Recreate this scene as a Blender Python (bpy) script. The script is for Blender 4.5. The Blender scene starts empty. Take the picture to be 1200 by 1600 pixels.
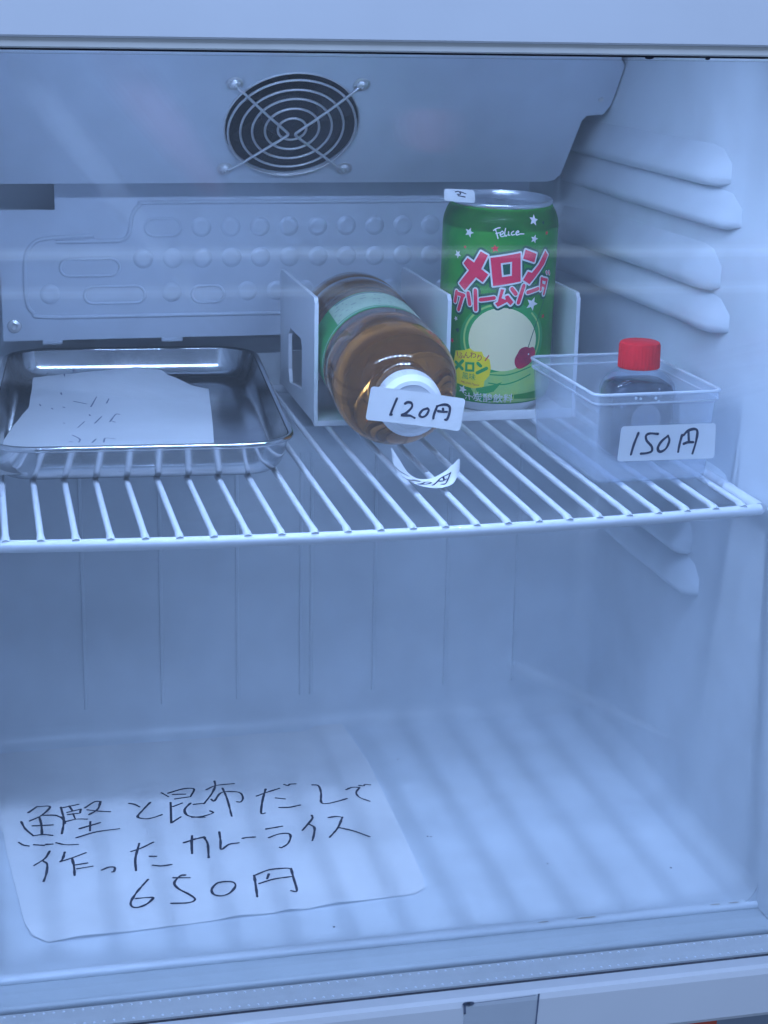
import bpy, bmesh, math, random
from mathutils import Vector, Matrix, noise
from mathutils.geometry import tessellate_polygon
R = math.radians
random.seed(7)
scn = bpy.context.scene
C = scn.collection

# ---------------------------------------------------------------- camera
cam_d = bpy.data.cameras.new('camera')
cam = bpy.data.objects.new('camera', cam_d); C.objects.link(cam)
cam_d.sensor_fit = 'VERTICAL'; cam_d.sensor_height = 36.0; cam_d.sensor_width = 27.0
cam_d.lens = 2720.0 / 1600.0 * 36.0
cam_d.clip_start = 0.02; cam_d.clip_end = 50.0
cam.matrix_world = Matrix(((0.9746, 0.0457, -0.2194, 0.0),
                           (-0.2235, 0.2750, -0.9351, 0.0),
                           (0.0176, 0.9603, 0.2782, 0.436),
                           (0, 0, 0, 1)))
scn.camera = cam

# ---------------------------------------------------------------- room light
world = bpy.data.worlds.new('World'); scn.world = world; world.use_nodes = True
bg = world.node_tree.nodes['Background']
bg.inputs['Color'].default_value = (0.44, 0.62, 0.98, 1); bg.inputs['Strength'].default_value = 0.36
def area_lamp(name, loc, target, sx, sy, watts, col):
    l = bpy.data.lights.new(name, 'AREA'); l.shape = 'RECTANGLE'; l.size = sx; l.size_y = sy; l.energy = watts; l.color = col
    o = bpy.data.objects.new(name, l); C.objects.link(o); o.location = loc
    o.rotation_euler = (Vector(target) - Vector(loc)).to_track_quat('-Z', 'Y').to_euler()
    return o
area_lamp('room_ceiling_lamp', (0.08, -0.32, 1.72), (0.2, 0.8, 0.1), 1.0, 0.6, 36.0, (0.445, 0.62, 1.0))
# two faint tube lamps across the room, seen only as streaks mirrored in the door glass
area_lamp('room_tube_lamp', (0.4, -1.0, 0.108), (0.3, 0.68, 0.34), 2.4, 0.012, 0.075, (0.6, 0.78, 1.0))
area_lamp('room_tube_lamp', (0.4, -1.0, 0.055), (0.3, 0.68, 0.31), 2.4, 0.010, 0.055, (0.6, 0.78, 1.0))
LED_STRENGTH = 450.0
scn.view_settings.view_transform = 'Standard'; scn.view_settings.look = 'None'
scn.view_settings.exposure = 0.06; scn.view_settings.gamma = 1.0; scn.view_settings.use_curve_mapping = False
cy = scn.cycles
cy.max_bounces = 9; cy.diffuse_bounces = 4; cy.glossy_bounces = 3; cy.transmission_bounces = 7; cy.transparent_max_bounces = 24
cy.use_adaptive_sampling = True; cy.adaptive_threshold = 0.03
cy.caustics_reflective = False; cy.caustics_refractive = False; cy.sample_clamp_indirect = 10.0
cy.use_denoising = True; cy.use_light_tree = False

# ---------------------------------------------------------------- materials
def mat(name, col, rough=0.5, metal=0.0, var=0.0, vscale=20.0, bump=0.0, bscale=200.0, spec=0.5, coat=0.0, trans=0.0, ior=1.45,
        col2=None, emit=None, estr=0.0, sheen_rough_var=0.0):
    m = bpy.data.materials.new(name); m.use_nodes = True
    nt = m.node_tree; p = nt.nodes['Principled BSDF']
    c4 = (*col, 1)
    p.inputs['Base Color'].default_value = c4; p.inputs['Roughness'].default_value = rough; p.inputs['Metallic'].default_value = metal
    p.inputs['Specular IOR Level'].default_value = spec; p.inputs['Coat Weight'].default_value = coat
    p.inputs['Transmission Weight'].default_value = trans; p.inputs['IOR'].default_value = ior
    if emit: p.inputs['Emission Color'].default_value = (*emit, 1); p.inputs['Emission Strength'].default_value = estr
    tc = nt.nodes.new('ShaderNodeTexCoord')
    if var or col2:
        n = nt.nodes.new('ShaderNodeTexNoise'); n.inputs['Scale'].default_value = vscale; n.inputs['Detail'].default_value = 3; n.inputs['Roughness'].default_value = 0.62
        nt.links.new(tc.outputs['Object'], n.inputs['Vector'])
        cr = nt.nodes.new('ShaderNodeValToRGB')
        a = tuple(max(0, x*(1-var)) for x in col) if not col2 else col2
        cr.color_ramp.elements[0].position = 0.30; cr.color_ramp.elements[0].color = (*a, 1)
        cr.color_ramp.elements[1].position = 0.62; cr.color_ramp.elements[1].color = c4
        nt.links.new(n.outputs['Fac'], cr.inputs['Fac']); nt.links.new(cr.outputs['Color'], p.inputs['Base Color'])
    if sheen_rough_var:
        n2 = nt.nodes.new('ShaderNodeTexNoise'); n2.inputs['Scale'].default_value = vscale*1.7; n2.inputs['Detail'].default_value = 2
        nt.links.new(tc.outputs['Object'], n2.inputs['Vector'])
        mr = nt.nodes.new('ShaderNodeMapRange'); mr.inputs['To Min'].default_value = rough - sheen_rough_var; mr.inputs['To Max'].default_value = rough + sheen_rough_var
        nt.links.new(n2.outputs['Fac'], mr.inputs['Value']); nt.links.new(mr.outputs['Result'], p.inputs['Roughness'])
    if bump:
        n3 = nt.nodes.new('ShaderNodeTexNoise'); n3.inputs['Scale'].default_value = bscale; n3.inputs['Detail'].default_value = 1
        nt.links.new(tc.outputs['Object'], n3.inputs['Vector'])
        b = nt.nodes.new('ShaderNodeBump'); b.inputs['Strength'].default_value = bump; b.inputs['Distance'].default_value = 0.001
        nt.links.new(n3.outputs['Fac'], b.inputs['Height']); nt.links.new(b.outputs['Normal'], p.inputs['Normal'])
    return m

def mix_transparent(name, tint, fac, col, rough, bump=0.0, fresnel=False, spec=0.5, noisy=0.0):
    """thin clear or milky sheet: a transparent base with a share of a pale surface on it"""
    m = bpy.data.materials.new(name); m.use_nodes = True; nt = m.node_tree
    for n in list(nt.nodes): nt.nodes.remove(n)
    o = nt.nodes.new('ShaderNodeOutputMaterial'); t = nt.nodes.new('ShaderNodeBsdfTransparent'); t.inputs['Color'].default_value = (*tint, 1)
    mx = nt.nodes.new('ShaderNodeMixShader')
    if fresnel:
        p = nt.nodes.new('ShaderNodeBsdfDiffuse'); p.inputs['Color'].default_value = (*col, 1)
    else:
        p = nt.nodes.new('ShaderNodeBsdfPrincipled'); p.inputs['Base Color'].default_value = (*col, 1); p.inputs['Roughness'].default_value = rough
        p.inputs['Specular IOR Level'].default_value = spec
    tc = nt.nodes.new('ShaderNodeTexCoord')
    mx.inputs['Fac'].default_value = fac
    if noisy:
        n = nt.nodes.new('ShaderNodeTexNoise'); n.inputs['Scale'].default_value = 14; n.inputs['Detail'].default_value = 4
        nt.links.new(tc.outputs['Object'], n.inputs['Vector'])
        mr = nt.nodes.new('ShaderNodeMapRange'); mr.inputs['From Min'].default_value = 0.3; mr.inputs['From Max'].default_value = 0.7
        mr.inputs['To Min'].default_value = fac*(1-noisy); mr.inputs['To Max'].default_value = fac*(1+noisy)
        nt.links.new(n.outputs['Fac'], mr.inputs['Value']); nt.links.new(mr.outputs['Result'], mx.inputs['Fac'])
    nt.links.new(t.outputs[0], mx.inputs[1]); nt.links.new(p.outputs[0], mx.inputs[2])
    last = mx
    if fresnel:
        g = nt.nodes.new('ShaderNodeBsdfGlossy'); g.inputs['Roughness'].default_value = 0.012
        lw = nt.nodes.new('ShaderNodeLayerWeight'); lw.inputs['Blend'].default_value = 0.5      # Schlick reflectance, same from both sides
        pw = nt.nodes.new('ShaderNodeMath'); pw.operation = 'POWER'; pw.inputs[1].default_value = 5.0; nt.links.new(lw.outputs['Facing'], pw.inputs[0])
        fr = nt.nodes.new('ShaderNodeMath'); fr.operation = 'MULTIPLY_ADD'; fr.inputs[1].default_value = 0.96; fr.inputs[2].default_value = 0.04; nt.links.new(pw.outputs[0], fr.inputs[0])
        m2 = nt.nodes.new('ShaderNodeMixShader')
        nt.links.new(fr.outputs[0], m2.inputs['Fac']); nt.links.new(mx.outputs[0], m2.inputs[1]); nt.links.new(g.outputs[0], m2.inputs[2]); last = m2
    nt.links.new(last.outputs[0], o.inputs['Surface'])
    return m

M = {}
M['liner'] = mat('liner_plastic', (0.72, 0.77, 0.82), 0.33, var=0.15, vscale=11, bump=0.05, bscale=60, sheen_rough_var=0.08)
M['door'] = mat('door_white_plastic', (0.56, 0.60, 0.66), 0.42, var=0.05, vscale=12, bump=0.04, bscale=300)
M['door_grey'] = mat('door_bead_grey', (0.68, 0.70, 0.70), 0.5, var=0.08, vscale=40)
M['seal'] = mat('black_seal', (0.012, 0.014, 0.03), 0.6)
M['flange'] = mat('flange_grey_plastic', (0.48, 0.53, 0.57), 0.38, var=0.10, vscale=25, sheen_rough_var=0.08)
M['spacer'] = mat('spacer_aluminium', (0.66, 0.70, 0.74), 0.30, metal=0.2, var=0.10, vscale=60)
M['perf'] = mat('spacer_perforation', (0.85, 0.90, 1.0), 0.3)
M['panel'] = mat('panel_painted_steel', (0.72, 0.78, 0.87), 0.40, metal=0.25, var=0.13, vscale=13, bump=0.04, bscale=120, sheen_rough_var=0.08)
M['plate'] = mat('plate_painted_steel', (0.66, 0.72, 0.82), 0.42, metal=0.1, var=0.12, vscale=16, bump=0.05, bscale=90)
M['fan_dark'] = mat('fan_black_plastic', (0.012, 0.011, 0.022), 0.45)
M['chrome'] = mat('chrome_wire', (0.78, 0.78, 0.80), 0.32, metal=0.7)
M['wire'] = mat('white_coated_wire', (0.76, 0.79, 0.84), 0.32, var=0.04, vscale=80, coat=0.2)
M['steel'] = mat('stainless_steel', (0.54, 0.55, 0.57), 0.14, metal=1.0, var=0.22, vscale=24, bump=0.05, bscale=70, sheen_rough_var=0.06)
M['paper'] = mat('white_paper', (0.74, 0.76, 0.79), 0.8, var=0.05, vscale=30, bump=0.15, bscale=45)
M['thin_paper'] = mix_transparent('thin_white_paper', (0.92, 0.95, 1.0), 0.74, (0.97, 0.97, 0.97), 0.75, noisy=0.10)
M['ink'] = mat('blue_black_ink', (0.008, 0.012, 0.045), 0.55)
M['pale_ink'] = mat('bled_through_ink', (0.20, 0.23, 0.33), 0.8)
M['sticker'] = mat('white_sticker', (0.84, 0.84, 0.84), 0.5, var=0.04, vscale=60)
M['sticker_thin'] = mix_transparent('thin_white_sticker', (0.9, 0.94, 1.0), 0.84, (0.82, 0.83, 0.84), 0.5)
M['white_plastic'] = mat('white_plastic', (0.82, 0.84, 0.88), 0.4, var=0.03, vscale=40)
M['cap_white'] = mat('cap_white_plastic', (0.86, 0.87, 0.90), 0.38)
M['frost'] = mix_transparent('frosted_polypropylene', (0.93, 0.96, 1.0), 0.22, (0.88, 0.91, 0.94), 0.30, noisy=0.15)
M['frost_rim'] = mix_transparent('frosted_rim', (0.95, 0.97, 1.0), 0.55, (0.90, 0.93, 0.97), 0.3)
M['glass'] = mix_transparent('door_glass', (0.97, 0.985, 1.0), 0.008, (0.75, 0.82, 0.95), 0.6, fresnel=True)
M['clear'] = mix_transparent('clear_plastic', (0.90, 0.93, 0.98), 0.012, (0.6, 0.7, 0.9), 0.3, fresnel=True)
M['tea'] = mat('amber_tea', (0.92, 0.36, 0.07), 0.02, trans=0.90, ior=1.34)
M['tea_label'] = mat('tea_label_green', (0.03, 0.44, 0.10), 0.35)
M['tea_panel'] = mat('tea_label_pale_panel', (0.62, 0.80, 0.58), 0.4, var=0.08, vscale=300)
M['label_white'] = mat('label_white_stripe', (0.72, 0.82, 0.86), 0.4)
M['label_red'] = mat('label_red_mark', (0.55, 0.03, 0.08), 0.4)
M['navy'] = mat('navy_print', (0.02, 0.05, 0.16), 0.5)
M['seal_grey'] = mat('embossed_seal', (0.20, 0.22, 0.26), 0.5)
M['soy'] = mat('dark_sauce', (0.012, 0.020, 0.040), 0.12, coat=0.15, col2=(0.03, 0.05, 0.09), vscale=90)
M['red_cap'] = mat('red_cap_plastic', (0.90, 0.008, 0.02), 0.45, spec=0.3)
M['can_green'] = mat('can_green_print', (0.004, 0.25, 0.022), 0.34, coat=0.04, spec=0.22, col2=(0.05, 0.33, 0.03), vscale=26)
M['can_teal'] = mat('can_dark_teal_print', (0.003, 0.11, 0.055), 0.34, spec=0.22)
M['can_light'] = mat('can_light_green_print', (0.34, 0.62, 0.20), 0.34, spec=0.22, col2=(0.46, 0.68, 0.16), vscale=150)
M['can_leaf'] = mat('can_mid_green_print', (0.03, 0.36, 0.085), 0.34, spec=0.22)
M['can_cream'] = mat('can_cream_print', (0.95, 0.86, 0.52), 0.36, coat=0.3)
M['can_yellow'] = mat('can_yellow_print', (0.95, 0.76, 0.02), 0.34, spec=0.22)
M['can_pink'] = mat('can_pink_print', (0.95, 0.03, 0.10), 0.34, spec=0.22)
M['can_red'] = mat('can_red_print', (0.85, 0.02, 0.05), 0.34, spec=0.22)
M['can_cherry'] = mat('can_cherry_print', (0.62, 0.008, 0.06), 0.32, coat=0.15, col2=(0.22, 0.004, 0.05), vscale=70)
M['can_white'] = mat('can_white_print', (0.84, 0.85, 0.84), 0.34, coat=0.3)
M['alu'] = mat('can_aluminium', (0.68, 0.70, 0.74), 0.28, metal=1.0)
M['led_pcb'] = mat('led_tape_white', (0.8, 0.85, 0.9), 0.5)
M['led_glow'] = mat('led_tape_lit_silicone', (0.8, 0.85, 0.9), 0.5, emit=(0.44, 0.62, 1.0), estr=17.0)
M['led'] = mat('led_chip', (0.9, 0.95, 1.0), 0.4, emit=(0.44, 0.62, 1.0), estr=LED_STRENGTH)
M['smear'] = mix_transparent('greasy_smear', (1, 1, 1), 0.022, (0.75, 0.82, 0.92), 0.8, noisy=0.6)  # pale film painting reflected streaks and wipe marks on the glass
M['smear_pink'] = mix_transparent('pinkish_smear', (1, 1, 1), 0.016, (0.95, 0.50, 0.60), 0.8, noisy=0.6)  # pink reflections put into the colour of a thin film
M['tape'] = mix_transparent('aged_clear_tape', (0.93, 0.95, 0.97), 0.30, (0.50, 0.55, 0.60), 0.45, noisy=0.2)
M['tape_edge'] = mat('dirty_tape_edge', (0.10, 0.13, 0.20), 0.7)
M['grime'] = mat('brown_grime', (0.50, 0.46, 0.41), 0.8, var=0.3, vscale=200)
M['dirt'] = mat('dark_grime', (0.03, 0.035, 0.06), 0.8)
M['base'] = mat('base_grey_plastic', (0.30, 0.36, 0.46), 0.5, var=0.05)
M['orange'] = mat('orange_red_print', (0.72, 0.10, 0.05), 0.45)

# ---------------------------------------------------------------- mesh helpers
def link(name, me, m=None, parent=None, smooth=False, angle=35, loc=None):
    o = bpy.data.objects.new(name, me); C.objects.link(o)
    if m is not None and not me.materials: me.materials.append(M[m] if isinstance(m, str) else m)
    if parent is not None: o.parent = parent
    if smooth:
        me.polygons.foreach_set('use_smooth', [True]*len(me.polygons)); me.set_sharp_from_angle(angle=R(angle))
    if loc is not None: o.location = loc
    return o
def pyd(name, v, f, m=None, parent=None, smooth=False, angle=35):
    me = bpy.data.meshes.new(name); me.from_pydata([tuple(x) for x in v], [], f); me.update()
    return link(name, me, m, parent, smooth, angle)
def from_bm(name, bm, m=None, parent=None, smooth=False, angle=35, recalc=True):
    if recalc: bmesh.ops.recalc_face_normals(bm, faces=bm.faces)
    me = bpy.data.meshes.new(name); bm.to_mesh(me); bm.free(); return link(name, me, m, parent, smooth, angle)
def empty(name, loc=(0, 0, 0)):
    o = bpy.data.objects.new(name, None); C.objects.link(o); o.location = loc; o.empty_display_size = 0.02; return o
def tag(o, label, cat, group=None):
    o['label'] = label; o['category'] = cat
    if group: o['group'] = group
    return o
def adopt(o, parent):            # parent keeping world coordinates (parents here are unrotated)
    o.parent = parent; o.location = Vector(o.location) - Vector(parent.location)
    return o
def bm_box(bm, x0, x1, y0, y1, z0, z1):
    vs = [bm.verts.new((x, y, z)) for z in (z0, z1) for y in (y0, y1) for x in (x0, x1)]
    for q in ((0, 1, 3, 2), (4, 6, 7, 5), (0, 4, 5, 1), (2, 3, 7, 6), (0, 2, 6, 4), (1, 5, 7, 3)): bm.faces.new([vs[i] for i in q])
    return vs
def box(name, x0, x1, y0, y1, z0, z1, m, parent=None, bev=0.0, seg=2):
    bm = bmesh.new(); bm_box(bm, x0, x1, y0, y1, z0, z1)
    if bev: bmesh.ops.bevel(bm, geom=list(bm.edges), offset=bev, segments=seg, affect='EDGES', profile=0.5)
    return from_bm(name, bm, m, parent, smooth=bool(bev), angle=40)
def smooth_path(pts, sub=6, closed=False):
    P = [Vector(p) for p in pts]; n = len(P)
    if n < 3: return P
    out = []
    rng = range(n) if closed else range(n-1)
    for i in rng:
        p1, p2 = P[i], P[(i+1) % n]
        p0 = P[i-1] if (closed or i > 0) else p1*2-p2
        p3 = P[(i+2) % n] if (closed or i+2 < n) else p2*2-p1
        for k in range(sub):
            t = k/sub
            out.append(0.5*((2*p1)+(p2-p0)*t+(2*p0-5*p1+4*p2-p3)*t*t+(3*p1-p0-3*p2+p3)*t**3))
    if not closed: out.append(P[-1])
    return out
def bm_tube(bm, pts, r, n=8, closed=False, flat=1.0):
    P = [Vector(p) for p in pts]; N = len(P); rings = []
    up = Vector((0, 0, 1)); prev = None
    for i, p in enumerate(P):
        d = (P[(i+1) % N]-P[i-1]) if closed else (P[min(i+1, N-1)]-P[max(i-1, 0)])
        d.normalize()
        if prev is None:
            a = d.cross(up)
            if a.length < 1e-4: a = d.cross(Vector((0, 1, 0)))
            a.normalize()
        else:
            a = prev - d*prev.dot(d); a.normalize()
        prev = a; b = d.cross(a)
        rr = r[i] if isinstance(r, (list, tuple)) else r
        rings.append([bm.verts.new(p+a*math.cos(2*math.pi*k/n)*rr+b*math.sin(2*math.pi*k/n)*rr*flat) for k in range(n)])
    for i in range(N if closed else N-1):
        A, B = rings[i], rings[(i+1) % N]
        for k in range(n): bm.faces.new((A[k], A[(k+1) % n], B[(k+1) % n], B[k]))
    if not closed:
        bm.faces.new(rings[0][::-1]); bm.faces.new(rings[-1])
def tube(name, pts, r, m, parent=None, n=8, closed=False, flat=1.0):
    bm = bmesh.new(); bm_tube(bm, pts, r, n, closed, flat); return from_bm(name, bm, m, parent, smooth=True, angle=60)
def bm_lathe(bm, prof, n=32, mtx=None):
    rings = []
    for r, z in prof:
        if r < 1e-7: rings.append([bm.verts.new((0, 0, z))])
        else: rings.append([bm.verts.new((r*math.cos(2*math.pi*k/n), r*math.sin(2*math.pi*k/n), z)) for k in range(n)])
    for A, B in zip(rings, rings[1:]):
        for k in range(n):
            k2 = (k+1) % n
            if len(A) == 1 and len(B) == 1: continue
            if len(A) == 1: bm.faces.new((A[0], B[k], B[k2]))
            elif len(B) == 1: bm.faces.new((A[k], A[k2], B[0]))
            else: bm.faces.new((A[k], A[k2], B[k2], B[k]))
    if mtx is not None: bmesh.ops.transform(bm, matrix=mtx, verts=bm.verts)
def lathe(name, prof, m, parent=None, n=32, mtx=None, angle=35):
    bm = bmesh.new(); bm_lathe(bm, prof, n, mtx); return from_bm(name, bm, m, parent, smooth=True, angle=angle)
def rrect(w, h, r, n=6, cx=0, cy=0):
    """rounded rectangle outline, counter-clockwise"""
    out = []
    for (sx, sy, a0) in ((1, -1, -90), (1, 1, 0), (-1, 1, 90), (-1, -1, 180)):
        for k in range(n+1):
            a = R(a0+90*k/n); out.append((cx+sx*(w/2-r)+r*math.cos(a), cy+sy*(h/2-r)+r*math.sin(a)))
    return out
def bm_loft(bm, loops, cap0=False, cap1=False):
    L = [[bm.verts.new(p) for p in lp] for lp in loops]; n = len(L[0])
    for A, B in zip(L, L[1:]):
        for k in range(n): bm.faces.new((A[k], A[(k+1) % n], B[(k+1) % n], B[k]))
    if cap0: bm.faces.new(L[0][::-1])
    if cap1: bm.faces.new(L[-1])

# flat print: 2-D shapes that are laid onto a surface by a mapping (u, v, lift) -> point
class Print:
    def __init__(s): s.bm = bmesh.new(); s.k = 0
    def tri(s, loops):
        vs3 = [[Vector((p[0], p[1], 0)) for p in lp] for lp in loops]
        flat = [p for lp in vs3 for p in lp]; L = s.k*4e-4; s.k += 1
        bv = [s.bm.verts.new((p.x, p.y, L)) for p in flat]
        for t in tessellate_polygon(vs3):
            try: s.bm.faces.new([bv[i] for i in t])
            except ValueError: pass
        return s
    def poly(s, pts, holes=()): return s.tri([pts]+list(holes))
    def disc(s, c, r, n=10): return s.tri([[(c[0]+r*math.cos(2*math.pi*i/n), c[1]+r*math.sin(2*math.pi*i/n)) for i in range(n)]])
    def line(s, pts, w, sm=True, jitter=0.0):
        P = [Vector((p[0], p[1], 0)) for p in pts]
        if sm: P = smooth_path(P, 5)
        Lf, Rt = [], []
        for i, p in enumerate(P):
            d = P[min(i+1, len(P)-1)]-P[max(i-1, 0)]
            if d.length < 1e-9: continue
            d.normalize(); nrm = Vector((-d.y, d.x, 0)); k = i/max(1, len(P)-1)
            ww = w*0.5*(1+jitter*(noise.noise(p*0.35/ max(w,1e-6)))) * (1.0-0.25*jitter*k)
            Lf.append(p+nrm*ww); Rt.append(p-nrm*ww)
        L = s.k*4e-4; s.k += 1
        a = [s.bm.verts.new((v.x, v.y, L)) for v in Lf]; b = [s.bm.verts.new((v.x, v.y, L)) for v in Rt]
        for i in range(len(a)-1): s.bm.faces.new((a[i], b[i], b[i+1], a[i+1]))
        s.disc(P[0], w*0.5); s.disc(P[-1], w*0.5*(1-0.25*jitter)); return s
    def outline(s, pts, w):
        n = len(pts)
        for i in range(n): s.line([pts[i], pts[(i+1) % n]], w, sm=False)
        return s
    def text(s, body, size, pos, rot=0.0, bold=0.0, align='CENTER'):
        cu = bpy.data.curves.new('t', 'FONT'); cu.body = body; cu.size = size; cu.align_x = align; cu.align_y = 'CENTER'; cu.offset = bold; cu.resolution_u = 3
        o = bpy.data.objects.new('t', cu); C.objects.link(o); bpy.context.view_layer.update()
        me = bpy.data.meshes.new_from_object(o.evaluated_get(bpy.context.evaluated_depsgraph_get()))
        L = s.k*4e-4; s.k += 1; ca, sa = math.cos(rot), math.sin(rot)
        vs = [s.bm.verts.new((pos[0]+v.co.x*ca-v.co.y*sa, pos[1]+v.co.x*sa+v.co.y*ca, L)) for v in me.vertices]
        for p in me.polygons:
            try: s.bm.faces.new([vs[i] for i in p.vertices])
            except ValueError: pass
        bpy.data.objects.remove(o); bpy.data.curves.remove(cu); bpy.data.meshes.remove(me); return s
    def done(s, name, mp, m, parent=None, cut=0.0, lift=0.0):
        bm = s.bm
        if cut:
            xs = [v.co.x for v in bm.verts]; x = math.floor(min(xs)/cut)*cut
            while x < max(xs):
                bmesh.ops.bisect_plane(bm, geom=list(bm.verts)+list(bm.edges)+list(bm.faces), plane_co=(x, 0, 0), plane_no=(1, 0, 0)); x += cut
        for v in bm.verts: v.co = mp(v.co.x, v.co.y, lift+v.co.z)
        return from_bm(name, bm, m, parent, recalc=False)

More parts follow.
